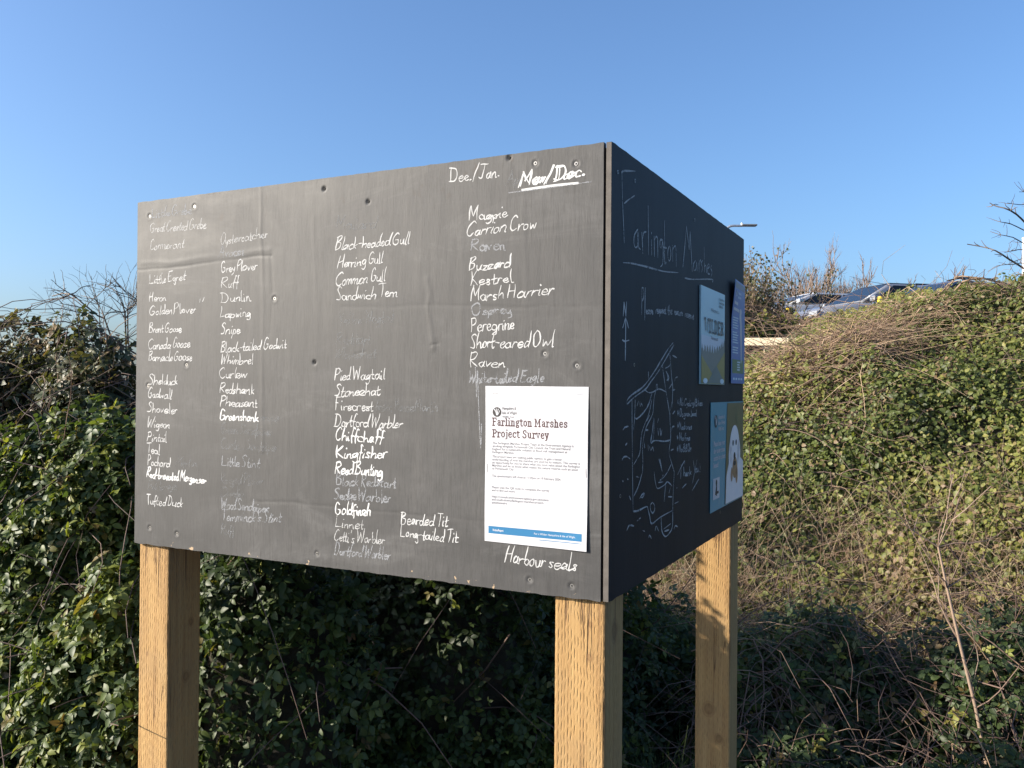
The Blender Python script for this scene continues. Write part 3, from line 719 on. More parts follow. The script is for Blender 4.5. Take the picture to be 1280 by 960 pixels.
def blob_points(rng, blobs, n, depth=.3, front=True):
    """points in the outer shell of several lumpy ellipsoids, with outward normals"""
    w = np.array([a * b + b * c + a * c for _, (a, b, c) in blobs]); w = w / w.sum()
    idx = rng.choice(len(blobs), n, p=w)
    d = unit(rng.normal(0, 1, (n, 3)))
    if front: d[:, 1] = np.where(rng.random(n) < .75, -np.abs(d[:, 1]), d[:, 1])
    d[:, 2] = np.where(d[:, 2] < -.45, -d[:, 2], d[:, 2])
    C = np.array([c for c, _ in blobs])[idx]; R = np.array([r for _, r in blobs])[idx]
    lump = 1 + .10 * np.sin(d[:, 0] * 7 + C[:, 0] * 9) * np.sin(d[:, 2] * 8 + C[:, 1] * 5) + .07 * np.sin(d[:, 0] * 17 + 1) * np.sin(d[:, 2] * 15 + d[:, 1] * 13)
    sh = 1 - depth * rng.random(n) ** 1.6
    P = C + d * R * (lump * sh)[:, None]
    # drop points deep inside another blob
    keep = P[:, 2] > -.05
    for c, r in blobs:
        q = ((P - np.array(c)) / np.array(r)); keep &= (q ** 2).sum(1) > .36
    return P[keep], unit(d / R)[keep]

def tones(rng, P, base=.4, spread=.22, f=2.2, seed=1, yellow=.05, brown=.03):
    t_ = base + .20 * fbm(P[:, 0] + P[:, 2] * .7, P[:, 1] + P[:, 2], seed, 3, f) + rng.normal(0, spread * .6, len(P))
    t_ = np.clip(t_, 0, .86)
    r = rng.random(len(P)); t_ = np.where(r < yellow, rng.uniform(.84, .95, len(P)), t_); t_ = np.where(r > 1 - brown, rng.uniform(.96, 1, len(P)), t_)
    return t_

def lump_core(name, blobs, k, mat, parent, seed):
    """dark lumps filling a thicket, its inner shade put into their brown"""
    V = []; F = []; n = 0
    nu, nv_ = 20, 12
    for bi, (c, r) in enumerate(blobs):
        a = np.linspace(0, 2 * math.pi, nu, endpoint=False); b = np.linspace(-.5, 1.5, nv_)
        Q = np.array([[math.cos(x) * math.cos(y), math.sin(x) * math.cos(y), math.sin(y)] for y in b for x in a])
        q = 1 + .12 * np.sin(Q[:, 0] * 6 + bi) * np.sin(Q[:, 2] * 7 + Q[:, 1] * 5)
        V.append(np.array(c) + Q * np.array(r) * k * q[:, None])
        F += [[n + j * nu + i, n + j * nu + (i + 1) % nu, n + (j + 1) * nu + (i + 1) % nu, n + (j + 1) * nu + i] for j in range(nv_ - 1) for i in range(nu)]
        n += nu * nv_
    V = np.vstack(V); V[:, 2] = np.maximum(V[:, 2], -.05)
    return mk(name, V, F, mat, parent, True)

def bush(name, label, cat, blobs, n_leaf, size, mat, seed, base=.4, yellow=.05, brown=.03, canes=120, cane_len=(.3, .9), cane_tone=(0, .9), tmpl=TRI, core=.62, depth=.3, cr=.0028, group=None, spread=.22, out=.7, up=.5):
    rng = np.random.default_rng(seed)
    c0 = np.mean([b[0] for b in blobs], axis=0)
    T = thing(name, (c0[0], c0[1], 0), label, cat, group)
    P, N = blob_points(rng, blobs, n_leaf, depth)
    leaf_mesh('foliage', P, N, size * rng.uniform(.55, 1.25, len(P)), tones(rng, P, base, spread, 2.2, seed, yellow, brown), mat, T, rng, tmpl, out=out, up=up)
    if canes:
        P, N = blob_points(rng, blobs, canes, .35)
        D = N * .55 + rng.normal(0, .55, N.shape) + np.array([0, 0, .35])
        L = rng.uniform(*cane_len, len(P))
        A = arcs(rng, P, D, L)
        A -= (A[:, 3:4] - A[:, 0:1]) * .6
        # keep canes clear of the board: nothing pokes through the panels
        sd = (A - np.array([.1623, 1.556, 0])) @ np.array([-.4512, -.8924, 0]); uu_ = (A - np.array([.1623, 1.556, 0])) @ np.array([.8924, -.4512, 0])
        A = A[~((sd > -.14) & (uu_ > -1.45) & (uu_ < .1) & (A[..., 2] > 1.0)).any(1)]; P = P[:len(A)]
        tubes('canes', A, rng.uniform(.6, 1.3, len(P)) * cr, np.full(len(P), cr * .35), rng.uniform(*cane_tone, len(P)), M_cane, T)
    if core: lump_core('inner_shade', blobs, core, M_inner, T, seed)  # dark filler core, coloured as the shade between the leaves
    return T

def grow(rng, p, d, L, r, lev, paths, curl=.25, split=(3, 5), ratio=.6, ang=.6, upw=.12, K=6):
    """branching twigs; paths collects (points, r0, r1)"""
    k = K; pts = [np.array(p, float)]; d = np.array(d, float); d /= np.linalg.norm(d)
    for i in range(k - 1):
        d = d + rng.normal(0, curl / 2.2, 3) + np.array([0, 0, upw * .3]); d /= np.linalg.norm(d)
        pts.append(pts[-1] + d * L / (k - 1))
    pts = np.array(pts); paths.append((pts, r, r * .45))
    if lev <= 0: return
    for _ in range(rng.integers(*split) if split[1] > split[0] else split[0]):
        q = rng.integers(1, k); a = pts[q]
        dd = pts[min(q, k - 1)] - pts[q - 1]; dd /= np.linalg.norm(dd)
        s = rng.normal(0, 1, 3); s -= s.dot(dd) * dd; s /= np.linalg.norm(s)
        nd = dd * math.cos(ang) + s * math.sin(ang) * rng.uniform(.6, 1.3) + np.array([0, 0, upw])
        grow(rng, a, nd, L * ratio * rng.uniform(.6, 1.15), r * .6, lev - 1, paths, curl, split, ratio, ang, upw, K)

def twig_obj(name, paths, mat, parent, rng, tone=(0, 1), sides=4):
    A = np.array([p for p, _, _ in paths]); r0 = np.array([a for _, a, _ in paths]); r1 = np.array([b for _, _, b in paths])
    return tubes(name, A, r0, r1, rng.uniform(*tone, len(A)), mat, parent, sides)

# ------------------------------------------------------------------ thickets
# hedge behind and to the side of the board
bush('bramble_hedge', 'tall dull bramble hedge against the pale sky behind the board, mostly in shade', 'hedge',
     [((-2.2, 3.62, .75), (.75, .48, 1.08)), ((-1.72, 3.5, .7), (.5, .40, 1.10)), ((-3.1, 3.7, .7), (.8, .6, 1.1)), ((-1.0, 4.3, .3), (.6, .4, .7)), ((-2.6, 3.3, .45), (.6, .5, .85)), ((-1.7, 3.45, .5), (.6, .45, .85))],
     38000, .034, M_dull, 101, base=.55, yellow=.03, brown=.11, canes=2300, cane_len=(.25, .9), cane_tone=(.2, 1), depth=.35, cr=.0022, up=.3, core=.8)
bush('bramble_bush', 'glossy sunlit bramble bush with yellow-green young leaves beside the outer timber post', 'bush',
     [((-1.38, 2.85, .68), (.46, .34, .80)), ((-1.88, 2.98, .5), (.42, .34, .78)), ((-1.52, 2.62, .25), (.40, .25, .66)), ((-1.12, 2.52, .25), (.34, .27, .74)), ((-1.25, 2.42, -.05), (.45, .22, .52))],
     27000, .031, M_leaf, 103, base=.52, yellow=.13, brown=.05, canes=320, cane_len=(.3, .8), cane_tone=(.1, .8), depth=.34, cr=.0024)
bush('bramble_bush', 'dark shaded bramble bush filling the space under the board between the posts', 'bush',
     [((-.85, 3.2, .42), (.5, .36, .78)), ((-.3, 3.35, .42), (.5, .36, .78)), ((.22, 3.5, .35), (.42, .34, .70)), ((-.55, 2.95, .1), (.55, .32, .6)), ((.05, 3.1, .05), (.5, .32, .6)), ((.62, 3.75, .15), (.35, .3, .5)), ((-.66, 2.40, .50), (.30, .20, .96)), ((-.25, 3.0, .5), (.45, .3, .95))],  # tall lobe hidden behind the panel is added to shade the far post
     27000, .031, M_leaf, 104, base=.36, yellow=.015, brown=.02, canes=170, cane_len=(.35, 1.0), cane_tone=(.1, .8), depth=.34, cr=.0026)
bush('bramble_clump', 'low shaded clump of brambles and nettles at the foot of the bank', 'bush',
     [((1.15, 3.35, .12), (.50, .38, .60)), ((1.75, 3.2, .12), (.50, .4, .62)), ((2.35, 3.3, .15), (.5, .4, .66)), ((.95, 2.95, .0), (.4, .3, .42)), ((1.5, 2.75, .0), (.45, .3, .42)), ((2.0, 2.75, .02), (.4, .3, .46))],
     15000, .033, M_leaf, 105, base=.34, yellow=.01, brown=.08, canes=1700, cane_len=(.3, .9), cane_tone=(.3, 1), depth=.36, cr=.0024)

# brambles on the slope directly behind the board (seen past its edges from a step aside)
bush('bramble_bush', 'broad bramble growth on the slope hidden behind the board', 'bush',
     [((-2.0, 6.2, .3), (1.0, .6, .8)), ((-.7, 6.4, .6), (.9, .6, .9)), ((.4, 6.6, 1.0), (.7, .6, .8)), ((.7, 8.6, 1.5), (.9, .7, .7)), ((-.8, 8.4, 1.0), (1.1, .7, .8)), ((-2.8, 8.0, .4), (1.2, .7, .8))],
     13000, .055, M_dull, 131, base=.5, yellow=.05, brown=.15, canes=500, cane_len=(.3, 1.0), tmpl=MID, core=.8, cr=.003)
# ------------------------------------------------------------------ the bank
rng = np.random.default_rng(7)
def bank_top(X, Y): return ground_z(X, Y) + .20 + .13 * fbm(X, Y, 31, 4, 1.3) + .075 * fbm(X, Y, 32, 3, 3.6)
def bank_pts(n, x0, x1, y0, y1, fn=None):
    X = rng.uniform(x0, x1, n); Y = rng.uniform(y0, y1, n)
    keep = (X / Y > .17) & (X / Y < .82)
    X, Y = X[keep], Y[keep]
    if fn is not None:
        k = rng.random(len(X)) < fn(X, Y); X, Y = X[k], Y[k]
    e = .03; gxx = (bank_top(X + e, Y) - bank_top(X - e, Y)) / (2 * e); gyy = (bank_top(X, Y + e) - bank_top(X, Y - e)) / (2 * e)
    N = unit(np.stack([-gxx, -gyy, np.ones_like(X)], 1))
    P = np.stack([X, Y, bank_top(X, Y)], 1)
    return P, N
def dry(X, Y):   # 0 leafy .. 1 dead stems
    px = X / Y; cz = .75 * np.exp(-(((px - .36) / .12) ** 2) - (((Y - 6.3) / 1.0) ** 2))
    lowz = .30 * sstep(4.9, 3.9, Y) * sstep(.55, .25, px)
    return np.clip(cz + lowz + .28 * fbm(X, Y, 41, 3, 1.2), 0, 1)
BT = thing('bramble_bank', (2.6, 5.2, 0), 'wide sunlit mass of ivy and brambles covering the bank beside the dark panel', 'brambles')
P, N = bank_pts(240000, .6, 6.2, 3.5, 8.3, lambda X, Y: (1 - .72 * dry(X, Y)))
P = P + N * (rng.uniform(-.20, .06, len(P)))[:, None]
tn = tones(rng, P, .50, .26, 1.6, 9, .05, .05) + .22 * (dry(P[:, 0], P[:, 1]) - .25) * (rng.random(len(P)) < .6) + .16 * sstep(5.2, 4.2, P[:, 1])
leaf_mesh('foliage', P, N, .033 * rng.uniform(.45, 1.3, len(P)), np.clip(tn, 0, 1), M_bank, BT, rng, MID, up=.1, rand=.75, out=.75, sunb=.95)
P, N = bank_pts(1500, .6, 6.0, 3.6, 7.6)
A = arcs(rng, P - N * .05, N * .5 + rng.normal(0, .7, N.shape) * [1, 1, .35], rng.uniform(.2, .8, len(P)), 8, .55)
tubes('canes', A, rng.uniform(.0018, .0045, len(P)), np.full(len(P), .001), rng.uniform(.3, 1, len(P)), M_cane, BT)
P, N = bank_pts(9000, .6, 5.0, 3.4, 8.0, lambda X, Y: dry(X, Y) ** 1.3)
A = arcs(rng, P - N * .10, N * .35 + rng.normal(0, .8, N.shape) * [1.2, .8, .35], rng.uniform(.12, .5, len(P)), 5, .4)
ds = tubes('dead_stems', A, rng.uniform(.0010, .0030, len(P)), np.full(len(P), .0008), rng.uniform(0, .85, len(P)), M_straw, None, 3)
tag(ds, 'tangled dead stems and dry grass lying over the bank', 'dead stems', None, 'stuff')
# flattened canes heaped along the brow
n = 1500
px_ = rng.triangular(.26, .36, .50, n); Y = rng.normal(6.65, .18, n) - np.abs(rng.normal(0, .35, n)) * (px_ < .42); X = px_ * Y
P = np.stack([X, Y, bank_top(X, Y) + rng.uniform(-.08, .07, n)], 1)
D = np.stack([rng.normal(1.0, .35, n) * np.where(rng.random(n) < .2, -1, 1), rng.normal(0, .6, n), rng.normal(.22, .35, n)], 1)
A = arcs(rng, P, D, rng.uniform(.12, .7, n), 6, .3, .3)
hs = tubes('dead_stems', A, rng.uniform(.0016, .0042, n), np.full(n, .001), rng.uniform(0, .8, n), M_straw, None, 3)
tag(hs, 'flattened pinkish dead canes heaped along the brow of the bank', 'dead stems', None, 'stuff')
# standing dry grass behind the far post and at the foot of the bank
n = 6500
X = np.where(rng.random(n) < .35, rng.uniform(.55, 1.15, n), rng.uniform(.45, 2.9, n)); Y = rng.uniform(3.85, 4.9, n)
P = np.stack([X, Y, ground_z(X, Y)], 1); D = np.stack([rng.normal(0, .35, n), rng.normal(0, .3, n), np.ones(n)], 1)
A = arcs(rng, P, D, rng.uniform(.18, .62, n), 5, .35, .25)
dg_ = tubes('dry_grass', A, rng.uniform(.001, .0022, n), np.full(n, .0005), rng.uniform(.15, 1, n), M_straw, None, 3)
tag(dg_, 'pale dry grass standing at the foot of the bank', 'dry grass', None, 'stuff')
# green grass between the posts
n = 1500
X = rng.normal(.53, .07, n); Y = rng.normal(2.75, .07, n)
P = np.stack([X, Y, ground_z(X, Y) - .01], 1); D = np.stack([rng.normal(0, .35, n), rng.normal(0, .35, n), np.ones(n)], 1)
A = arcs(rng, P, D, rng.uniform(.2, .46, n), 5, .35, .2)
gt = tubes('grass', A, np.full(n, .002), np.full(n, .0005), rng.uniform(0, 1, n), M_grass, None, 3)
tag(gt, 'tuft of green grass growing between the posts', 'grass', None, 'stuff')

# tall dead stem leaning at the edge of the picture
rs = np.random.default_rng(12)
paths = []
main = smooth_pts([(1.62, 2.85, .05), (1.57, 2.88, .42), (1.50, 2.92, .78), (1.46, 2.95, 1.02)], 5)[::3]
main = np.array([main[int(round(i * (len(main) - 1) / 5))] for i in range(6)])
paths.append((main, .0075, .004))
for k in range(16):
    q = rs.integers(1, 6); d = np.array([rs.normal(0, .6), rs.normal(0, .3), rs.uniform(.2, 1)])
    grow(rs, main[q], d, rs.uniform(.12, .35), .0026, 1, paths, .3, (1, 3), .6)
ST = thing('dead_plant', (1.62, 2.85, 0), 'tall leaning dead plant stem in the shaded undergrowth at the foot of the bank', 'plant')
twig_obj('stems', paths, M_brushtwig, ST, rs, (.1, .9))
# ------------------------------------------------------------------ shrubs and trees against the sky
def shrub(name, label, cat, base, n0, L, r, lev, seed, lean=.5, mat=None, tone=(0, 1), leaves=0, lsize=.05, lmat=None, split=(3, 6), ratio=.62, wide=.2, ang=.55, group=None, lt=.4, upw=.2):
    rg = np.random.default_rng(seed); paths = []
    T = thing(name, base, label, cat, group)
    for _ in range(n0):
        p = np.array(base) + [rg.normal(0, wide), rg.normal(0, wide * .6), 0]
        grow(rg, p, [rg.normal(0, lean), rg.normal(0, lean), 1], L * rg.uniform(.6, 1.1), r * rg.uniform(.6, 1.1), lev, paths, .22, split, ratio, ang, upw)
    twig_obj('branches', paths, mat or M_twig, T, rg, tone, 4)
    if leaves:
        tip = np.array([p[rg.integers(2, 6)] for p, a, b in paths if a < r * .5])
        P = tip[rg.integers(0, len(tip), leaves)] + rg.normal(0, lsize * 1.0, (leaves, 3)); N = unit(rg.normal(0, 1, (leaves, 3)))
        leaf_mesh('foliage', P, N, lsize * rg.uniform(.5, 1.2, leaves), np.clip(rg.normal(lt, .25, leaves), 0, 1), lmat or M_dull, T, rg, SMALL)
    return T
# bare thorn branches standing out of the hedge
rb = np.random.default_rng(77)
paths = []
def px(x, y, Y): return np.array([(x - 640) / 1078.8 * Y, Y, EYE + (480 - y) / 1078.8 * Y])
def limb(pts, Y, r0, r1, twigs=8, L=.18, lev=1, side=None):
    q = smooth_pts([px(p[0], p[1] + (7 if Y < 4 else 0), Y + .1 * math.sin(i * 1.7)) for i, p in enumerate(pts)], 6)
    q = np.array([q[int(round(i * (len(q) - 1) / 8))] for i in range(9)])
    out = [(q, r0, r1)]
    for _ in range(twigs):
        k = rb.integers(2, 8); d = q[k] - q[k - 1]; d /= np.linalg.norm(d)
        s = rb.normal(0, 1, 3); s -= s.dot(d) * d; s /= np.linalg.norm(s)
        grow(rb, q[k], d * .6 + s * .8 + np.array([0, 0, .25]), L * rb.uniform(.5, 1.2), r1 * 1.1, lev, out, .3, (1, 4), .6, .6, .1, 9)
    return out
BR = thing('bare_shrub', (-1.75, 3.62, 0), 'bare thorny branches reaching up out of the bramble hedge into the pale sky', 'shrub')
for pts, r in (([(150, 470), (135, 398), (118, 384), (97, 366), (82, 358), (64, 362)], .0075), ([(160, 480), (156, 400), (155, 380), (148, 363), (140, 352), (120, 346)], .006),
               ([(165, 470), (158, 385), (168, 372), (172, 355)], .006), ([(130, 470), (124, 396), (122, 372), (116, 365), (100, 361)], .004), ([(175, 470), (172, 380), (160, 362), (145, 345)], .004),
               ([(100, 480), (92, 400), (75, 386), (62, 383), (48, 383)], .003), ([(172, 440), (150, 425), (112, 418), (96, 432), (92, 452)], .006)):
    paths += limb(pts, 3.62, r * .62, r * .3, 11, .15)
twig_obj('branches', paths, M_twig, BR, rb, (.1, .9))
# bare tree at the right-hand edge
paths = []
TR = thing('bare_tree', (4.25, 6.7, 1.9), 'bare tree with budded twigs spreading into the blue sky above the crest of the bank', 'tree')
for pts, r in (([(1330, 420), (1312, 330), (1306, 240), (1300, 150)], .05), ([(1318, 352), (1281, 326), (1258, 312), (1246, 304), (1231, 299), (1208, 295)], .0085), ([(1312, 300), (1281, 268), (1268, 256), (1256, 250), (1243, 247), (1236, 243)], .0085),
               ([(1308, 290), (1279, 277), (1262, 269), (1250, 267), (1240, 264)], .0048), ([(1312, 310), (1276, 292), (1265, 286), (1250, 283), (1237, 279)], .0048), ([(1314, 318), (1280, 302), (1266, 303), (1255, 305)], .0048),
               ([(1316, 340), (1285, 319), (1266, 320), (1250, 321), (1234, 329)], .0048), ([(1318, 330), (1290, 310), (1276, 313), (1262, 318)], .0045), ([(1306, 260), (1288, 246), (1272, 245), (1258, 243)], .0048), ([(1304, 240), (1285, 230), (1273, 229)], .0048)):
    paths += limb(pts, 6.7, r, r * .42, 6, .10, 0)
twig_obj('branches', paths, M_twig, TR, rb, (.1, .8), 6)
# arching cane on the crest
paths = []
AC = thing('bramble_arch', (3.75, 6.6, 1.9), 'arching reddish bramble canes on the crest of the bank below the bare tree', 'brambles')
for pts, r in (([(1178, 380), (1196, 348), (1216, 338), (1240, 340), (1258, 356), (1268, 375)], .010), ([(1170, 385), (1188, 342), (1206, 335), (1236, 340), (1262, 345), (1290, 362)], .007), ([(1184, 341), (1200, 338), (1222, 344), (1250, 352), (1275, 372)], .006), ([(1150, 390), (1170, 362), (1188, 345), (1200, 331)], .004)):
    paths += limb(pts, 6.55, r, r * .4, 12, .13, 0)
twig_obj('canes', paths, M_cane, AC, rb, (.4, 1), 5)
for k_, (x, y, Y, L_) in enumerate([(1000, 440, 5.9, .9), (1100, 425, 6.1, 1.1), (1180, 410, 6.3, .8)]):
    pass

# scrub and shrubs beyond the bank
bush('scrub', 'low brown-green scrub behind the pale timber rail', 'scrub', [((2.75, 10.9, 1.9), (.8, .5, .72)), ((3.6, 11.0, 1.9), (.8, .5, .60)), ((4.4, 11.0, 1.8), (.8, .5, .55)), ((2.0, 10.8, 1.8), (.8, .5, .8)), ((5.2, 10.6, 1.9), (.8, .5, .45))],
     12000, .065, M_bank, 111, base=.55, yellow=.04, brown=.3, canes=1300, cane_len=(.3, .9), cane_tone=(.3, 1), tmpl=ONE, cr=.006, core=.5)
shrub('leafy_shrub', 'thin evergreen shrub with small leaves rising at the far edge of the dark panel', 'shrub', (3.22, 12.0, 1.75), 80, .98, .012, 2, 121, lean=.36, mat=M_brushtwig, leaves=10000, lsize=.05, lmat=M_dull, wide=.24, lt=.72, ratio=.6, upw=.3)
shrub('bare_shrub', 'pale brown leafless bush rising behind the silver car and the black-roofed car', 'shrub', (10.0, 27.5, 2.95), 34, 1.55, .042, 4, 122, lean=.5, mat=M_brushtwig, tone=(0, 1), split=(3, 5), wide=1.0, ratio=.66, ang=.5, upw=.2)
shrub('bare_shrub', 'low leafless brown scrub on the skyline behind the black-roofed car', 'shrub', (12.0, 29.0, 2.95), 22, 1.25, .036, 4, 123, lean=.5, mat=M_brushtwig, split=(3, 5), wide=1.3, ratio=.66, ang=.55, upw=.15)
shrub('bare_shrub', 'sparse leafless scrub between the dark shrub and the silver car', 'shrub', (7.9, 25.0, 2.8), 14, .85, .030, 4, 124, lean=.45, mat=M_brushtwig, split=(3, 5), wide=.7, ratio=.66, ang=.5, upw=.2)

# ------------------------------------------------------------------ parked cars
M_tyre = plain('tyre_rubber', (.022, .022, .023), .85); M_rim = plain('alloy', (.5, .5, .52), .35, .9)
M_glass = plain('car_glass', (.010, .013, .017), .12, 0, .3, .05); M_lamp = plain('headlamp_lens', (.25, .26, .28), .1, 0, .8); M_trim = plain('black_trim', (.02, .02, .021), .45)
M_plate = plain('number_plate', (.75, .74, .68), .5)
def paint(name, col): return plain(name, col, .25, .25, .5, .04, 3, .8)
def car(name, label, loc, yaw, body_m, roof_m, H=1.46, rails=False):
    T = thing(name, loc, label, 'car', 'cars parked along the top of the bank', yaw)
    # body: stations along x (front = +x): x, sill z, shoulder z, half width
    st = [(2.16, .42, .60, .62), (2.08, .30, .76, .78), (1.75, .25, .86, .86), (1.0, .22, .97, .89), (.2, .22, 1.0, .90), (-1.0, .22, 1.02, .90), (-1.8, .26, 1.03, .86), (-2.08, .34, .96, .78), (-2.16, .46, .80, .66)]
    V = []; F = []
    for x, a, b, w_ in st:
        V += [(x, -w_ * .93, a), (x, -w_, (a + b) / 2), (x, -w_ * .95, b - .06), (x, -w_ * .84, b), (x, 0, b + .025), (x, w_ * .84, b), (x, w_ * .95, b - .06), (x, w_, (a + b) / 2), (x, w_ * .93, a)]
    for s in range(len(st) - 1):
        for k in range(8): F.append((s * 9 + k, s * 9 + k + 1, s * 9 + 10 + k, s * 9 + 9 + k))
        F.append((s * 9 + 8, s * 9, s * 9 + 9, s * 9 + 17))
    F += [tuple(range(9)), tuple(range((len(st) - 1) * 9 + 8, (len(st) - 1) * 9 - 1, -1))]
    mk('body', V, F, body_m, T, True, local=True)
    zb = .985; zt = H - .03
    # cabin frame: bottom ring / top ring
    B = [(1.05, -.78), (1.05, .78), (-1.85, .78), (-1.85, -.78)]; Tp = [(.22, -.58), (.22, .58), (-1.45, .60), (-1.45, -.60)]
    bv = [(x, y, zb) for x, y in B]; tv = [(x, y, zt) for x, y in Tp]
    bm = bmesh.new(); vs_ = [bm.verts.new(q) for q in bv + tv]
    for f in ((0, 1, 5, 4), (1, 2, 6, 5), (2, 3, 7, 6), (3, 0, 4, 7), (4, 5, 6, 7), (3, 2, 1, 0)): bm.faces.new([vs_[k] for k in f])
    bmesh.ops.recalc_face_normals(bm, faces=list(bm.faces))
    bmesh.ops.bevel(bm, geom=[e for e in bm.edges if max(e.verts[0].co.z, e.verts[1].co.z) > 1.1], offset=.05, segments=3, affect='EDGES', profile=.5)
    bm.verts.index_update()
    mk('cabin_frame', [v.co[:] for v in bm.verts], [[v.index for v in f.verts] for f in bm.faces], body_m, T, True, local=True); bm.free()
    def pane(nm, a, b, c, d, m, s0, s1, t0, t1):
        a, b, c, d = [np.array(q) for q in (a, b, c, d)]
        n_ = np.cross(b - a, d - a); n_ /= np.linalg.norm(n_); n_ *= .006
        f = lambda s, t_: (a * (1 - s) + b * s) * (1 - t_) + (d * (1 - s) + c * s) * t_ + n_
        mk(nm, [f(s0, t0), f(s1, t0), f(s1, t1), f(s0, t1)], [(0, 1, 2, 3)], m, T, local=True)
    pane('windscreen', bv[0], bv[1], tv[1], tv[0], M_glass, .05, .95, .06, .95)
    pane('rear_window', bv[2], bv[3], tv[3], tv[2], M_glass, .08, .92, .2, .92)
    for nm, a, b, c, d in (('side_window', bv[1], bv[2], tv[2], tv[1]), ('side_window', bv[3], bv[0], tv[0], tv[3])):
        flip = a is bv[3]
        for s0, s1 in ((.10, .50), (.53, .90)):
            pane(nm, a, b, c, d, M_glass, s0, s1, .08, .90)
    mb = MB(); mb.box((-.615, 0, zt + .006), (.80, .54, .016), None, .014); mb.build('roof', roof_m, T, local=True)
    if rails:
        for y in (-.56, .56):
            mb = MB(); mb.cyl((.12, y, zt + .085), (-.85, y, zt + .085), .016, n=8)
            for x in (.1, -.4, -.83): mb.cyl((x, y, zt + .03), (x, y, zt + .085), .014, n=6)
            mb.build('roof_rail', M_trim, T, local=True)
    for x in (1.32, -1.30):
        for y in (-.80, .80):
            mb = MB(); mb.cyl((x, y - .10, .32), (x, y + .10, .32), .32, n=24); wh = mb.build('wheel', M_tyre, T, local=True)
            s = 1 if y > 0 else -1
            mb = MB(); mb.cyl((x, y + s * .095, .32), (x, y + s * .108, .32), .21, n=20); mb.build('rim', M_rim, wh, local=True)
    for y in (-.60, .60):
        mb = MB(); mb.box((2.09, y, .70), (.06, .17, .06), None, .02); mb.build('headlight', M_lamp, T, local=True)
        mb = MB(); mb.box((.86, y * 1.58, 1.04), (.06, .09, .06), None, .025); mb.build('wing_mirror', body_m, T, local=True)
    mb = MB(); mb.box((2.165, 0, .55), (.012, .42, .07), None, .005); mb.build('grille', M_trim, T, local=True)
    mb = MB(); mb.box((2.182, 0, .46), (.006, .26, .055), None, .003); mb.build('number_plate', M_plate, T, local=True)
    return T
YAW = RAD(193)
def lot(x, y): return (x, y, float(lot_z(np.array(y))) + .05)
car('parked_car', 'pale silver parked car half hidden by scrub, nearest the thin evergreen shrub', lot(8.1, 23.6), YAW, paint('paint_pale', (.42, .43, .45)), paint('paint_pale_roof', (.62, .63, .65)), 1.34)
car('parked_car', 'silver-grey parked car with a black roof, in the middle of the row on the bank', lot(8.5, 19.9), YAW, paint('paint_grey', (.24, .25, .28)), paint('paint_black', (.012, .013, .017)), 1.46)
car('parked_car', 'blue parked car with black roof rails, mostly hidden behind the crest of the bank', lot(8.75, 17.7), YAW, paint('paint_blue', (.05, .075, .13)), paint('paint_blue_roof', (.06, .09, .17)), 1.42, True)

# ------------------------------------------------------------------ bollards, rail, lamp, pole
M_yellow = plain('yellow_band', (.80, .56, .015), .45, var=.06); M_bollard = plain('bollard_timber', (.40, .28, .13), .8, var=.25, scale=14)
def bollard(x, y, Y, label, tilt=0.0, band=True, dia=.043):
    top = px(x, y, Y); gz = float(ground_z(top[0], top[1])); h = top[2] - gz + .1
    T = thing('bollard', (top[0], top[1], gz - .1), label, 'bollard', 'yellow-topped bollards along the car park')
    T.rotation_euler = (0, tilt, 0)
    mb = MB(); mb.cyl((0, 0, 0), (0, 0, h - .006), dia, n=18); mb.cyl((0, 0, h - .006), (0, 0, h), dia, dia * .85, 18); mb.build('post', M_bollard, T, local=True)
    if band:
        mb = MB(); mb.cyl((0, 0, h - .115), (0, 0, h - .012), dia + .003, n=20); mb.build('yellow_band', M_yellow, T, local=True)
bollard(1100, 361, 13.5, 'upright bollard with a clean yellow band, in front of the black-roofed car')
bollard(1037, 382, 13.0, 'plain pale timber bollard low in the scrub below the windscreen of the black-roofed car', 0, False)
bollard(1005, 373, 13.4, 'tilted yellow-banded bollard in front of the pale silver car', RAD(-14))
bollard(987, 376, 13.8, 'yellow-banded bollard half hidden in twigs by the front of the pale silver car')
bollard(1178, 352, 12.4, 'yellow-banded bollard poking out of the brambles below the car with roof rails')
bollard(1276, 344, 11.0, 'yellow-banded bollard under the bare tree')
RL = thing('timber_rail', (2.4, 9.6, 1.8), 'pale sawn timber rail with its posts, beside the dark panel', 'rail')
M_pale = plain('pale_timber', (.66, .55, .38), .75, var=.12, scale=18)
mb = MB(); mb.box((2.25, 9.6, 2.085), (.95, .022, .042), Matrix.Rotation(RAD(-24), 3, 'Z') @ Matrix.Rotation(RAD(.6), 3, 'Y'), .005); mb.build('rail', M_pale, RL)
for x, y_ in ((1.55, 9.99), (2.8, 9.42)):
    gz = float(ground_z(np.array(x), np.array(y_)))
    mb = MB(); mb.box((x, y_, (gz - .1 + 2.12) / 2), (.05, .05, (2.12 - gz + .1) / 2), None, .006); mb.build('post', M_pale, RL)
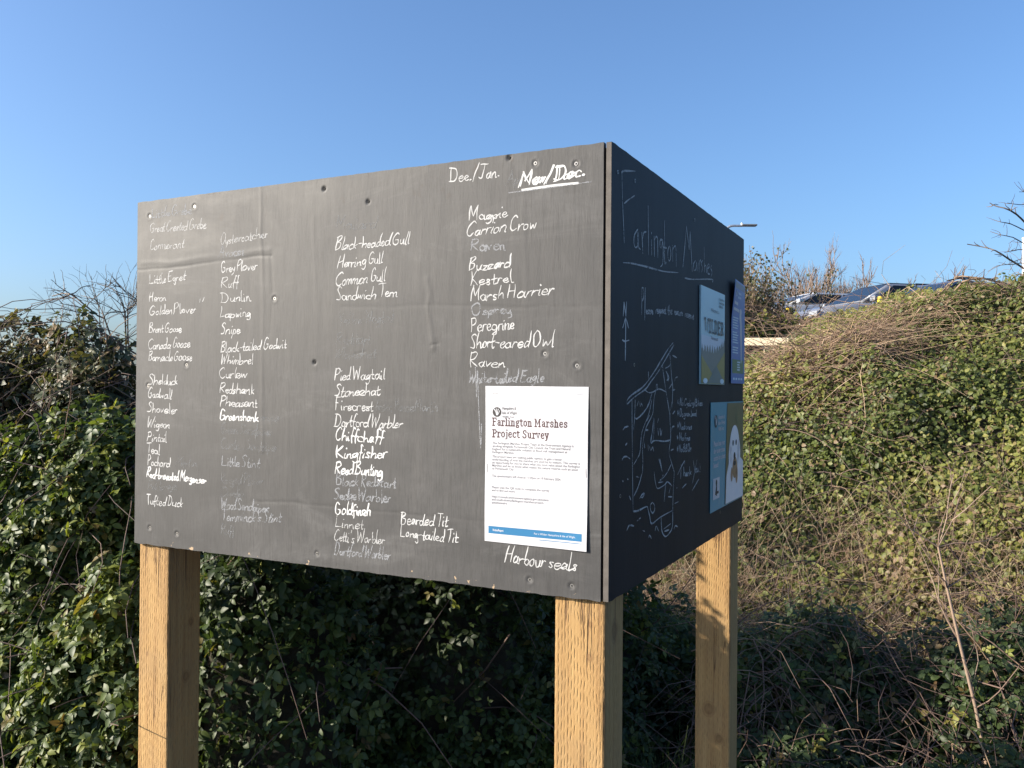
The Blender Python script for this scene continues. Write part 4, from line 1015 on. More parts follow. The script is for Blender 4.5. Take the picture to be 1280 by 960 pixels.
# street lamp
LP = thing('street_lamp', (6.60, 27.0, 2.25), 'slim grey street lamp with a flat head on a bent arm, against the blue sky', 'street lamp')
mb = MB()
mb.cyl((6.60, 27, 2.2), (6.60, 27, 3.3), .075, n=14); mb.cyl((6.60, 27, 3.3), (6.60, 27, 6.4), .052, .042, 14); mb.build('pole', M_metal, LP, True)
arc = np.array([[(6.60 + .30 * (1 - math.cos(a)), 27, 6.4 + .30 * math.sin(a)) for a in np.linspace(0, math.pi / 2, 7)] + [(7.18, 27, 6.70)]])
me_ = tubes('arm', arc, np.array([.042]), np.array([.035]), np.array([.5]), M_metal, LP, 10)
mb = MB(); mb.box((7.38, 27, 6.715), (.24, .11, .028), None, .02); mb.build('lamp_head', plain('lamp_head', (.16, .17, .18), .5), LP)
mb = MB(); mb.cyl((7.16, 27, 6.73), (7.16, 27, 6.79), .03, n=10); mb.build('sensor', M_white, LP)
PO = MB(); q0 = px(1279.5, 350, 8.5); q1 = px(1279.5, 288, 8.5); gz = float(ground_z(q0[0], q0[1]))
PO.cyl((q0[0], q0[1], gz), (q0[0], q0[1], q1[2]), .018, n=14); PO.cyl((q0[0], q0[1], q1[2]), (q0[0], q0[1], q1[2] + .015), .02, n=14)
tag(PO.build('marker_pole', M_white), 'slim white pole standing behind the twigs of the bare tree', 'pole')
# ------------------------------------------------------------------ the notice board
TH = 0.4680798
W1, W2, BH = 1.2071, 1.1234, 0.83
UF = np.array([math.cos(TH), -math.sin(TH), 0.0]); NF = np.array([-math.sin(TH), -math.cos(TH), 0.0])
UR = np.array([math.sin(TH), math.cos(TH), 0.0]); NR = np.array([math.cos(TH), -math.sin(TH), 0.0])
UP = np.array([0, 0, 1.0])
CF = np.array([0.1623117, 1.5560205, EYE + 0.4465054 - BH])          # front panel, lower outer corner at the join
OF = CF - UF * W1                                                    # origin of the front face
OR = CF + UF * 0.0155                                                # origin of the side face
RZ = -TH
PLANES = {'F': (OF, UF, NF), 'R': (OR, UR, NR)}

def P3(pl, u, v, off=0.0):
    O, U, N = PLANES[pl]
    u = np.asarray(u, float); v = np.asarray(v, float); off = np.asarray(off, float)
    return O + u[..., None] * U + v[..., None] * UP + off[..., None] * N

board = thing('notice_board', (-0.30, 1.95, 0), 'large dark plywood notice board on three timber posts, covered in chalk writing', 'notice board')

def seg_d(u, v, pts):
    d = np.full(u.shape, 9.0)
    for (a, b), (c, e) in zip(pts[:-1], pts[1:]):
        t_ = np.clip(((u - a) * (c - a) + (v - b) * (e - b)) / ((c - a) ** 2 + (e - b) ** 2), 0, 1)
        d = np.minimum(d, np.hypot(u - a - t_ * (c - a), v - b - t_ * (e - b)))
    return d

def panel_mesh(name, pl, nu, nv, W, relief, mat, thick):
    us = np.linspace(0, W, nu + 1); vs = np.linspace(0, BH, nv + 1)
    U, V = np.meshgrid(us, vs)
    off = relief(U, V) if relief else np.zeros_like(U)
    vv = V.copy()
    r = np.random.default_rng(5)
    chips = -np.abs(fbm(us * 9, us * 0, 3, 5, 3.0)) * .0016
    vv[0] += -chips * 1.2
    vv[-1] += chips * .7
    front = P3(pl, U, vv, off).reshape(-1, 3)
    back = P3(pl, U, vv, np.full_like(U, -thick)).reshape(-1, 3)
    n = len(front); w = nu + 1
    i = (np.arange(nv)[:, None] * w + np.arange(nu)[None, :]).ravel()
    F1 = np.stack([i, i + 1, i + 1 + w, i + w], 1)
    rim = []
    ring = list(range(0, nu)) + [j * w + nu for j in range(nv)] + [nv * w + k for k in range(nu, 0, -1)] + [j * w for j in range(nv, 0, -1)]
    ring = np.array(ring); nx = np.roll(ring, -1)
    m_ = len(ring); q_ = np.arange(m_); qn = np.roll(q_, -1)
    F2 = np.stack([2 * n + q_, 2 * n + m_ + q_, 2 * n + m_ + qn, 2 * n + qn], 1)
    # back: one ngon-free sheet from the rim grid, coarse
    bi = np.array([0, w - 1, (nv + 1) * w - 1, nv * w]) + n
    F3 = np.array([[bi[0], bi[3], bi[2], bi[1]]])
    A = np.vstack([front, back, front[ring], back[ring]])
    o = mk_rot(name, A, np.vstack([F1, F2, F3]), mat, board, P3(pl, 0, 0), RZ)
    sm = np.zeros(len(o.data.polygons), dtype=bool); sm[:len(F1)] = True
    o.data.polygons.foreach_set('use_smooth', sm)
    return o

def mk_rot(name, V, F, mat, parent, origin, rz):
    """mesh with its own origin and z rotation, child of parent"""
    c, s = math.cos(-rz), math.sin(-rz)
    Q = np.asarray(V) - origin
    Q = np.stack([Q[:, 0] * c - Q[:, 1] * s, Q[:, 0] * s + Q[:, 1] * c, Q[:, 2]], 1)
    me = raw_mesh(name, Q, F); me.materials.append(mat)
    o = bpy.data.objects.new(name, me); COL.objects.link(o)
    base = world_loc(parent) if parent else np.zeros(3)
    o.location = origin - base; o.rotation_euler = (0, 0, rz)
    if parent: o.parent = parent
    return o

def relief_front(U, V):
    z = .0006 * fbm(U, V, 11, 4, 3.0) + .0002 * fbm(U * 4, V, 12, 3, 9.0)
    wob = .004 * fbm(U, V, 13, 4, 8.0); wob2 = .004 * fbm(U, V, 15, 4, 9.0); rag = np.clip(.75 + .6 * fbm(U, V, 14, 3, 7.0), .05, 1.6)
    def ridge(pts, w, h): return .42 * h * rag * np.exp(-(np.maximum(0, seg_d(U + wob, V + wob2, pts)) / (w * .75)) ** 2)
    z = z + ridge([(0, .667), (.10, .664), (.20, .670), (.34, .671), (.425, .673)], .0035, -.0012)
    z = z + ridge([(.02, .684), (.12, .676), (.2, .684), (.31, .68), (.42, .686)], .008, .0011)
    z = z + ridge([(.392, .83), (.395, .72), (.404, .60), (.402, .45), (.404, .24)], .006, .0014)
    z = z + ridge([(.425, .67), (.43, .60), (.424, .50)], .006, -.0010)
    z = z + ridge([(.455, .57), (.458, .50), (.455, .44), (.452, .40)], .005, .0009)
    z = z + ridge([(.832, .60), (.838, .57), (.834, .54), (.845, .50), (.850, .46)], .007, .0019)
    z = z + ridge([(.62, .552), (.74, .548), (.84, .546), (.98, .541), (1.2, .536)], .005, -.0009)
    z = z + ridge([(.845, .467), (.862, .470)], .003, -.0018)
    z = z + ridge([(.375, .129), (.41, .127), (.48, .128), (.60, .128), (.80, .127), (1.207, .126)], .004, -.0010)
    z = z + ridge([(.66, .452), (.69, .458)], .003, -.0013)
    z = z + ridge([(.70, .565), (.72, .568)], .003, -.0012)
    z = z + ridge([(.48, .50), (.475, .12)], .006, .0005) + ridge([(.55, .75), (.553, .15)], .008, .0005)
    z = z + ridge([(1.05, .80), (1.052, .40)], .008, .0005) + ridge([(.915, .83), (.91, .2)], .01, .0005)
    for (u, v) in SCREWS_F:
        d = np.hypot(U - u, V - v); z = z - .0016 * np.exp(-(d / .0052) ** 2) + .0004 * np.exp(-((d - .0085) / .003) ** 2)
    for (u, v) in HOLES_F:
        d = np.hypot(U - u, V - v); z = z - .004 * np.exp(-(d / .0045) ** 2) + .0003 * np.exp(-((d - .007) / .002) ** 2)
    return z
front = panel_mesh('front_panel', 'F', 480, 330, W1, relief_front, M_board, .012)
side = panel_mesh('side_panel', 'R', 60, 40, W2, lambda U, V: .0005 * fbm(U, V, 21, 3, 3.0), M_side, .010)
front['label'] = 'sunlit faded grey panel listing bird names in chalk'
side['label'] = 'shaded dark panel with a chalk map'
# the lit, worn near edge of the side panel has sunlight put into its paler colour
mbx = MB()
mbx.box(P3('R', np.array(-.0006), np.array(BH / 2), np.array(-.005)), (.0008, .0049, BH / 2 - .002), Matrix.Rotation(math.pi / 2 - TH, 3, 'Z') if False else np.stack([UR, NR, UP], 1))
e_ = mk_rot('panel_edge', np.vstack(mbx.V), mbx.F, plain('lit_worn_edge', (.105, .092, .080), .8, var=.35, scale=40), board, P3('R', 0, 0), RZ)

def post(u0, v_in, knots, key):
    """100 mm post; u0: offset along the front, v_in: depth behind the front face"""
    o = OF + UF * (u0 + .05) - NF * (v_in + .05)
    mb = MB(); mb.box((0, 0, .965), (.05, .05, 1.025), None, .004)
    p = mb.V[0]
    me = raw_mesh('post', p, mb.F); me.materials.append(wood_mat('post_timber_' + key, knots))
    ob = bpy.data.objects.new('post', me); COL.objects.link(ob)
    ob.location = np.array([o[0], o[1], 0]) - world_loc(board); ob.rotation_euler = (0, 0, RZ); ob.parent = board
    return ob
post(.003, .0125, [(.05, .02, .97, .010), (.05, .005, .84, .014), (-.02, -.05, .9, .006)], 'a')
post(W1 - .0955, .0125, [(.022, -.05, 1.12, .006), (.02, -.05, 1.06, .008), (.05, .0, 1.10, .02), (.05, .02, .80, .012)], 'b')
post(W1 - .0955, W2 - .10, [(.01, -.05, 1.14, .022), (-.01, -.05, .63, .02), (.02, -.05, .55, .014)], 'c')

# ------------------------------------------------------------------ strokes: chalk handwriting and printed slab letters
def G(s): return [[tuple(float(x) for x in p.split(',')) for p in st.split()] for st in s.split(';')]
HAND = {k: (a, G(s)) for k, (a, s) in {
 'a': (47, "35,40 20,50 4,30 8,5 20,1 33,16 37,40;38,52 38,10 47,0"), 'b': (42, "6,100 5,5;5,25 20,46 36,32 30,6 16,0 5,8"),
 'c': (37, "35,37 23,50 5,34 5,12 18,0 37,4"), 'd': (46, "36,42 18,48 4,28 8,4 22,2 36,20 39,60 40,100;40,100 38,40 38,10 44,0"),
 'e': (40, "6,24 30,30 32,46 18,50 5,32 8,8 22,0 38,12"), 'f': (32, "34,92 24,100 16,85 14,30 12,-30;2,46 32,50"),
 'g': (44, "36,44 18,50 5,30 10,8 24,8 36,30 37,44;37,44 36,-25 22,-45 6,-34"), 'h': (44, "6,100 5,0;5,28 20,48 34,40 36,0"),
 'i': (20, "8,48 8,4 16,2;9,68 10,73"), 'j': (20, "14,48 12,-28 0,-42;14,68 15,72"), 'k': (42, "6,100 5,0;34,50 8,24;8,24 36,0"),
 'l': (20, "8,100 8,6 18,0"), 'm': (64, "5,48 5,0;5,30 16,48 26,42 27,0;28,30 42,48 52,40 54,4 60,0"),
 'n': (44, "5,48 5,0;6,28 20,48 32,40 34,4 42,0"), 'o': (42, "22,50 5,34 8,6 22,0 36,16 34,42 22,50"),
 'p': (42, "6,48 5,0 4,-45;5,26 18,48 36,36 30,6 14,2 5,12"), 'r': (32, "5,48 5,0;6,26 16,46 32,46"),
 's': (34, "32,44 18,50 8,38 28,18 22,2 4,4"), 't': (32, "14,80 12,10 20,0 30,6;0,50 30,54"), 'u': (44, "5,48 6,12 16,0 30,10 36,48;36,48 35,8 44,0"),
 'v': (38, "3,48 16,2;16,2 34,50"), 'w': (56, "4,48 12,2 26,36 36,2 52,50"), 'y': (40, "4,48 10,18 22,14 36,48;36,48 28,-20 8,-42"),
 'z': (40, "4,48 34,48;34,48 6,2;6,2 38,2"),
 'A': (52, "2,0 26,100;26,100 46,0;10,38 40,40"), 'B': (50, "8,96 6,0;2,92 30,100 38,80 10,54;10,54 40,42 36,8 4,0"),
 'C': (52, "46,84 30,100 8,70 6,24 26,0 48,16"), 'D': (58, "10,96 8,0;0,96 36,90 52,50 36,6 2,0"), 'E': (48, "40,98 10,96;10,96 8,2;8,2 42,4;9,52 34,54"),
 'F': (46, "10,98 8,0;4,96 44,100;8,54 32,56"), 'G': (56, "46,84 28,100 8,66 8,18 28,0 46,20 46,44;46,44 28,42"),
 'H': (54, "8,100 6,0;42,100 42,0;6,48 42,52"), 'J': (50, "4,98 52,100;30,98 28,14 14,0 2,14"), 'K': (50, "8,100 6,0;42,98 8,46;8,46 46,0"),
 'L': (48, "10,100 6,2;6,2 44,6"), 'M': (66, "4,0 10,100;10,100 32,30;32,30 54,100;54,100 58,0"), 'N': (54, "6,0 8,100;8,100 42,4;42,4 44,100"),
 'O': (58, "28,100 6,66 10,14 30,0 50,34 46,82 28,100"), 'P': (48, "8,98 6,0;4,92 30,100 44,76 28,50 8,48"), 'Q': (58, "28,100 6,66 10,14 30,0 50,34 46,82 28,100;34,24 54,-6"),
 'R': (50, "8,98 6,0;4,92 30,100 42,78 28,54 8,50;8,50 44,0"), 'S': (48, "42,88 26,100 8,80 36,40 32,6 4,6"), 'T': (46, "0,98 50,100;26,98 24,0"),
 'W': (64, "2,98 14,0;14,0 30,70;30,70 42,0;42,0 60,100"), 'Y': (42, "2,98 20,50;44,100 12,-10"),
 "'": (14, "8,100 4,80"), '"': (34, "8,100 5,74;24,100 20,76"), '-': (30, "2,34 26,36"), '.': (20, "6,1 10,4 13,2"), '/': (34, "0,-15 34,110"),
 '*': (34, "14,80 14,10;2,60 28,30;2,30 28,60"), '!': (18, "8,100 8,30;8,4 9,8")}.items()}
SLAB = {k: (a, G(s)) for k, (a, s) in {
 'F': (52, "10,72 10,0;0,72 46,72 46,56;10,38 36,38;0,0 26,0"), 'a': (46, "8,42 20,50 32,46 34,36 34,0 44,0;34,28 16,28 6,16 14,2 26,2 34,12"),
 'r': (40, "0,50 12,50 12,0;0,0 26,0;12,36 22,48 36,48 36,38"), 'l': (26, "0,72 12,72 12,0;0,0 24,0"), 'i': (26, "0,50 12,50 12,0;0,0 24,0;12,66 12,74"),
 'n': (52, "0,50 12,50 12,0;0,0 22,0;12,38 26,50 38,44 38,0;30,0 48,0"), 'g': (44, "32,50 14,48 6,36 14,22 28,24 34,38 30,48 42,52;14,22 10,12 36,4 38,-8 24,-16 8,-12 8,-2 14,4"),
 't': (36, "14,66 14,8 22,0 34,3;2,50 32,50"), 'o': (46, "22,50 8,42 6,14 22,0 38,12 38,40 22,50"), 'M': (80, "0,72 14,72 14,0;2,0 26,0;14,72 38,20 62,72 76,72;62,72 62,0;50,0 74,0"),
 's': (42, "36,36 34,48 18,50 8,40 12,30 32,22 36,10 24,0 8,2 6,14"), 'h': (52, "0,72 12,72 12,0;0,0 22,0;12,38 26,50 38,44 38,0;30,0 48,0"),
 'e': (44, "8,26 38,28 34,46 20,50 8,40 6,14 20,0 38,8"), 'P': (50, "0,72 12,72 12,0;0,0 28,0;12,72 38,70 46,54 38,38 12,36"),
 'j': (24, "4,50 16,50 14,-12 2,-16;15,66 15,74"), 'c': (42, "38,36 36,48 20,50 8,40 6,14 20,0 38,8"), 'S': (52, "44,54 42,70 24,72 10,60 16,44 40,30 44,12 28,0 10,2 6,18"),
 'u': (52, "0,50 12,50 12,12 22,0 38,12;30,50 38,50 38,0 48,0"), 'v': (44, "4,50 20,0 36,50;-2,50 12,50;28,50 42,50"), 'y': (44, "4,50 20,2;36,50 16,-16 4,-16;-2,50 12,50;28,50 42,50"),
 'W': (72, "6,72 20,0 34,56 48,0 62,72;-2,72 16,72;54,72 72,72"), 'I': (28, "12,72 12,0;0,72 24,72;0,0 24,0"), 'L': (48, "12,72 12,0 42,0 42,16;0,72 24,72"),
 'D': (54, "12,72 12,0;0,72 30,72 46,52 46,20 30,0 0,0"), 'E': (50, "12,72 12,0;0,0 44,0 44,16;0,72 44,72 44,56;12,38 34,38"), 'R': (52, "12,72 12,0;0,0 24,0;0,72 36,72 44,54 36,38 12,38;26,38 48,0")}.items()}

def ribbon(pts, w, z0, taper=False):
    """flat band along 2-D pts -> (V(u,v,z), F); z creeps so a band never lies on itself"""
    P = np.asarray(pts, float)
    keep = np.r_[True, np.hypot(*(P[1:] - P[:-1]).T) > 1e-6]; P = P[keep]
    if len(P) < 2: P = np.vstack([P, P + [w * .4, 0]])
    T = np.gradient(P, axis=0); T /= np.linalg.norm(T, axis=1)[:, None] + 1e-12
    N = np.stack([-T[:, 1], T[:, 0]], 1)
    P = P.copy(); P[0] -= T[0] * w * .3; P[-1] += T[-1] * w * .3
    ww = np.full(len(P), w / 2)
    if taper:
        ph = P[0, 0] * 911 + P[0, 1] * 577
        ww = ww * (1 + .30 * np.sin(np.arange(len(P)) * .55 + ph) + .16 * np.sin(np.arange(len(P)) * 1.7 + ph * 2))
        ww[0] *= .65; ww[-1] *= .55
    z = z0 + np.arange(len(P)) * 3e-7
    V = np.vstack([np.column_stack([P + N * ww[:, None], z]), np.column_stack([P - N * ww[:, None], z])])
    n = len(P); i = np.arange(n - 1)
    return V, np.stack([i, n + i, n + i + 1, i + 1], 1)

class Strokes:
    def __init__(s, z0=.0007): s.V = []; s.F = []; s.n = 0; s.z0 = z0; s.k = 0
    def add(s, pts, w, taper=False):
        V, F = ribbon(pts, w, s.z0 + s.k * 5e-6, taper); s.k = (s.k + 1) % 24
        s.V.append(V); s.F.append(F + s.n); s.n += len(V)
    def poly(s, pts, dz=0.0):
        P = np.asarray(pts, float); V = np.column_stack([P, np.full(len(P), s.z0 + dz)])
        s.V.append(V); c = len(V)
        for i in range(1, c - 1): s.F.append(np.array([[s.n, s.n + i, s.n + i + 1, s.n + i + 1]]))
        s.n += c
    def build(s, name, pl, mat, parent, surf=None):
        V = np.vstack(s.V); F = np.vstack(s.F)
        W = P3(pl, V[:, 0], V[:, 1], V[:, 2] + (surf(V[:, 0], V[:, 1]) if surf else 0))
        F = [[a, b, c] if c == d else [a, b, c, d] for a, b, c, d in F.tolist()]
        return mk_rot_child(name, W, F, mat, parent)

def mk_rot_child(name, W, F, mat, parent):
    """child of a rotated panel, given world points"""
    M = np.array(full_matrix(parent).inverted())
    Q = W @ M[:3, :3].T + M[:3, 3]
    me = raw_mesh(name, Q, F); me.materials.append(mat)
    o = bpy.data.objects.new(name, me); COL.objects.link(o); o.parent = parent
    return o

def full_matrix(o):
    m = Matrix.LocRotScale(o.location, o.rotation_euler, o.scale)
    return full_matrix(o.parent) @ m if o.parent else m

RW = random.Random(7)
def hand_word(S, text, u0, v0, u1, v1, cap, w, slant=.13, jit=3.0):
    """semi-joined chalk handwriting between two baseline points"""
    adv = 0; strokes = []; prev = None; xh = RW.uniform(.70, .86); drift = 0
    wa = RW.uniform(1, 4); wb = RW.uniform(1, 4); wp = RW.uniform(0, 6.28); wp2 = RW.uniform(0, 6.28); slant += RW.uniform(-.07, .09)
    for ch in text:
        if ch == ' ': adv += RW.uniform(9, 18); prev = None; continue
        a, st = HAND[ch]
        low = ch.islower()
        sx_ = RW.uniform(.76, 1.16) * (.92 if low else 1.0); sc = RW.uniform(.9, 1.1) * (1 if low else 1.04)
        drift = drift * .6 + RW.uniform(-3, 3); sl = RW.uniform(-.06, .06)
        gl = []
        for q in st:
            gl.append([(x * sx_ + y * sl + adv + RW.uniform(-jit, jit), (y * (xh if low and y <= 55 else 1)) * sc + drift + RW.uniform(-jit, jit)) for x, y in q])
        if low and prev is not None and prev[1] < 30 and gl[0][0][1] < 60 and ch not in 'lthkbdf' and RW.random() < .5:
            p0 = prev; p1 = gl[0][0]
            gl.insert(0, [p0, ((p0[0] + p1[0]) / 2 + 1, min(p0[1], p1[1]) + abs(p1[1] - p0[1]) * .3), p1])
        for q in gl:
            q2 = smooth_pts(q, 4)
            q2 = q2 + np.stack([wa * np.sin(q2[:, 1] * .045 + q2[:, 0] * .011 + wp), wb * np.sin(q2[:, 0] * .035 + wp2) + 1.6 * np.sin(q2[:, 0] * .11 + wp)], 1)
            strokes.append(q2)
        prev = gl[-1][-1] if low else None
        adv += a * sx_ + (1 if low else 3)
    L = math.hypot(u1 - u0, v1 - v0); cx = (u1 - u0) / L; sx = (v1 - v0) / L
    kx = L / max(adv - 3, 1); ky = cap / 100.0
    for q in strokes:
        x = q[:, 0] * kx + q[:, 1] * ky * slant; y = q[:, 1] * ky
        S.add(np.column_stack([u0 + x * cx, v0 + y + x * sx]), w * RW.uniform(.75, 1.15), True)

def slab_text(S, text, u0, v0, width, cap, w, u_scale=1.0):
    adv = 0; out = []
    for ch in text:
        if ch == ' ': adv += 24; continue
        a, st = SLAB[ch]
        for q in st:
            out.append(np.array([(x + adv, y) for x, y in q]))
        adv += a + 8
    kx = width / (adv - 8); ky = cap / 72.0
    for q in out:
        # corners stay crisp: densify straight runs
        S.add(np.column_stack([u0 + q[:, 0] * kx, v0 + q[:, 1] * ky]), w)

def print_text(name, lines, pl, u0, v0, size, lead, mat, parent, off, widths=None, bold=0.0):
    """lines of plain sans lettering from the built-in face, scaled to the given widths"""
    V = []; F = []; n = 0
    for i, ln in enumerate(lines):
        cu = bpy.data.curves.new('t', 'FONT'); cu.body = ln; cu.size = 1.0; cu.offset = bold; cu.resolution_u = 2
        ob = bpy.data.objects.new('t', cu); COL.objects.link(ob)
        dg = bpy.context.evaluated_depsgraph_get()
        me = ob.evaluated_get(dg).to_mesh()
        a = np.array([v.co[:2] for v in me.vertices]); f = [list(p.vertices) for p in me.polygons]
        ob.evaluated_get(dg).to_mesh_clear()
        bpy.data.objects.remove(ob); bpy.data.curves.remove(cu)
        if len(a) == 0: continue
        k = size
        if callable(off): off_ = lambda q, r: off(q, r)
        else: off_ = lambda q, r: np.full(len(q), off)
        kx = widths[i] / (a[:, 0].max() - a[:, 0].min()) if widths and widths[i] else k
        uu = u0 + (a[:, 0] - a[:, 0].min()) * kx; vv = v0 - i * lead + a[:, 1] * k
        V.append(P3(pl, uu, vv, off_(uu, vv)))
        F += [[j + n for j in p] for p in f]; n += len(a)
    return mk_rot_child(name, np.vstack(V), F, mat, parent)

# chalk on the front panel
for (t_, u0, v0, u1, v1, cap, cl) in WORDS_F:
    S = Strokes(.00025); hand_word(S, t_, u0, v0, u1, v1, cap, CHALKW[cl])
    o = S.build('faded_chalk_word' if cl in 'fv' else 'chalk_word', 'F', CHALK[cl], front, relief_front)
S = Strokes(.00025)
for cl, q in LINES_F:
    if cl == 'b': S.add(smooth_pts(q, 6), .0042)
S.build('chalk_underline', 'F', CHALK['b'], front, relief_front)
S = Strokes(.00025)
for cl, q in LINES_F:
    if cl != 'b': S.add(smooth_pts(q, 6), .002)
S.build('chalk_dribble', 'F', CHALK['f'], front, relief_front)
# chalk on the side panel
for (t_, u0, v0, u1, v1, cap, cl) in WORDS_R:
    S = Strokes(.0011); hand_word(S, t_, u0, v0, u1, v1, cap, .0028, .03)
    S.build('chalk_word', 'R', CHALK[cl], side)
for nm, LL, w in (('chalk_title', LINES_TITLE, .0034), ('chalk_initial', LINES_PLEASE, .0034), ('chalk_compass_arrow', LINES_ARROW, .0036), ('chalk_sign_off', LINES_THANKS, .0033), ('chalk_map', LINES_MAP, .0030)):
    S = Strokes(.0011)
    for cl, q in LL: S.add(smooth_pts(q, 3), w * RW.uniform(.8, 1.15), True)
    S.build(nm, 'R', CHALK['m'] if nm != 'chalk_compass_arrow' else CHALK['c'], side)

# screws
def screw(pl, u, v, parent, off):
    mb = MB()
    a = P3(pl, np.array(u), np.array(v), np.array(off)); N = PLANES[pl][2]
    mb.cyl(a - N * .003, a, .0038, .0036, 14)
    o = mk_rot_child('screw', np.vstack(mb.V), mb.F, M_screw, parent)
    mb = MB(); U = PLANES[pl][1]
    M = np.stack([U, N, UP], 1); an = RW.uniform(0, 1.5)
    R = np.array([[math.cos(an), 0, -math.sin(an)], [0, 1, 0], [math.sin(an), 0, math.cos(an)]])
    mb.box(a + N * .00012, (.0021, .0002, .0006), M @ R); mb.box(a + N * .00016, (.0006, .0002, .0021), M @ R)
    mk_rot_child('screw_recess', np.vstack(mb.V), mb.F, M_hole, parent)
for (u, v) in SCREWS_F: screw('F', u, v, front, -.0006)
for (u, v) in SCREWS_R: screw('R', u, v, side, .0008)
for (u, v) in HOLES_F:
    mb = MB(); a = P3('F', np.array(u), np.array(v), np.array(-.0012)); mb.cyl(a - NF * .004, a, .0032, .003, 12)
    mk_rot_child('screw_hole', np.vstack(mb.V), mb.F, M_hole, front)

# ------------------------------------------------------------------ notices
def sheet(name, pl, quad, th, mat, label, cat, off=.001, bulge=0.0, curl=None, n=(14, 18)):
    """thin sheet with corners quad (bl, br, tr, tl) in plane coordinates; top-level"""
    bl, br, tr, tl = [np.array(q, float) for q in quad]
    s = np.linspace(0, 1, n[0] + 1); r = np.linspace(0, 1, n[1] + 1)
    Sg, Rg = np.meshgrid(s, r)
    B = (1 - Rg)[..., None] * ((1 - Sg)[..., None] * bl + Sg[..., None] * br) + Rg[..., None] * ((1 - Sg)[..., None] * tl + Sg[..., None] * tr)
    o0 = off + (curl(Sg, Rg) if curl else 0 * Sg)
    fr = P3(pl, B[..., 0], B[..., 1], o0 + th).reshape(-1, 3); bk = P3(pl, B[..., 0], B[..., 1], o0).reshape(-1, 3)
    w = n[0] + 1; N_ = len(fr)
    i = (np.arange(n[1])[:, None] * w + np.arange(n[0])[None, :]).ravel()
    F1 = np.stack([i, i + 1, i + 1 + w, i + w], 1); Fb = F1[:, ::-1] + N_
    ring = np.array(list(range(0, n[0])) + [j * w + n[0] for j in range(n[1])] + [n[1] * w + k for k in range(n[0], 0, -1)] + [j * w for j in range(n[1], 0, -1)])
    m_ = len(ring); q_ = np.arange(m_); qn = np.roll(q_, -1); F2 = np.stack([2 * N_ + q_, 2 * N_ + m_ + q_, 2 * N_ + m_ + qn, 2 * N_ + qn], 1)
    org = P3(pl, *(bl + br) / 2)
    o = mk_rot(name, np.vstack([fr, bk, fr[ring], bk[ring]]), np.vstack([F1, Fb, F2]), mat, None, org, RZ)
    sm = np.zeros(len(o.data.polygons), dtype=bool); sm[:len(F1)] = True
    o.data.polygons.foreach_set('use_smooth', sm)
    tag(o, label, cat)
    return o

def flat(name, pl, polys, off, mat, parent, surf=None):
    S = Strokes(off)
    for p in polys: S.poly(p)
    return S.build(name, pl, mat, parent, surf)
def rect(u0, v0, u1, v1): return [(u0, v0), (u1, v0), (u1, v1), (u0, v1)]
def disc(u, v, ru, rv, n=28, a0=0, a1=2 * math.pi): return [(u + ru * math.cos(a0 + (a1 - a0) * i / n), v + rv * math.sin(a0 + (a1 - a0) * i / n)) for i in range(n)]

def emblem(pl, u, v, r, off, mi, mp, parent, sx=1.0, surf=None):
    flat('logo_disc', pl, [disc(u, v, r * sx, r, 32)], off, mi, parent, surf)
    S = Strokes(off + .0003)
    for q in ([(-.62, .62), (-.30, .1), (-.12, -.62)], [(-.18, .78), (-.02, .1), (-.06, -.62)], [(.30, .66), (.20, .1), (.0, -.60)], [(.62, .28), (.42, -.18), (.04, -.62)]):
        S.add(smooth_pts([(u + x * r * sx, v + y * r) for x, y in q], 5), r * .17, True)
    S.poly([(u - r * sx * 1.02, v + r * .25), (u - r * sx * .55, v + r * .85), (u - r * sx * 1.02, v + r * .98)], .0002)
    S.build('logo_mark', pl, mp, parent, surf)

# survey notice: A4 sheet
NU0, NV0, NU1, NV1 = .9700, .0895, 1.1810, .3878
def notice_curl(s, r): return .0024 * sstep(.72, 1.0, s) * sstep(.5, .0, r) + 0.0013 * np.sin(s * 9 + r * 2) * r ** 2 + .0009 * np.sin(r * 7 + s * 3)
notice = sheet('survey_notice', 'F', [(NU0, .0902), (NU1, .0888), (NU1 + .0005, .3875), (NU0, .3880)], .0006, M_paper,
    'white printed survey notice with blue foot band on the sunlit grey panel', 'notice', off=.0016,
    curl=lambda s, r: notice_curl(s, r))
oz = .00015
def surf_n(u, v): return .0022 + notice_curl((u - NU0) / (NU1 - NU0), (v - NV0) / (NV1 - NV0))
def surf_nz(u, v): return surf_n(u, v) + oz
w_ = NU1 - NU0; h_ = NV1 - NV0
def nu(a): return NU0 + a * w_
def nv(b): return NV1 - b * h_
emblem('F', nu(.118), nv(.170 - .004), .0093, oz, M_ink, M_paper, notice, 1.0, surf_n)
print_text('trust_name', ['Hampshire &', 'Isle of Wight'], 'F', nu(.172), nv(.150), .0075, .0085, M_ink, notice, surf_nz, [.029, .031], .012)
print_text('trust_subtitle', ['Wildlife Trust'], 'F', nu(.172), nv(.201), .005, .006, M_ink, notice, surf_nz, [.025])
S = Strokes(oz); slab_text(S, 'Farlington Marshes', nu(.072), nv(.252), nu(.812) - nu(.072), .0140, .0023); slab_text(S, 'Project Survey', nu(.072), nv(.326), nu(.635) - nu(.072), .0140, .0023)
S.build('headline', 'F', M_headink, notice, surf_n)
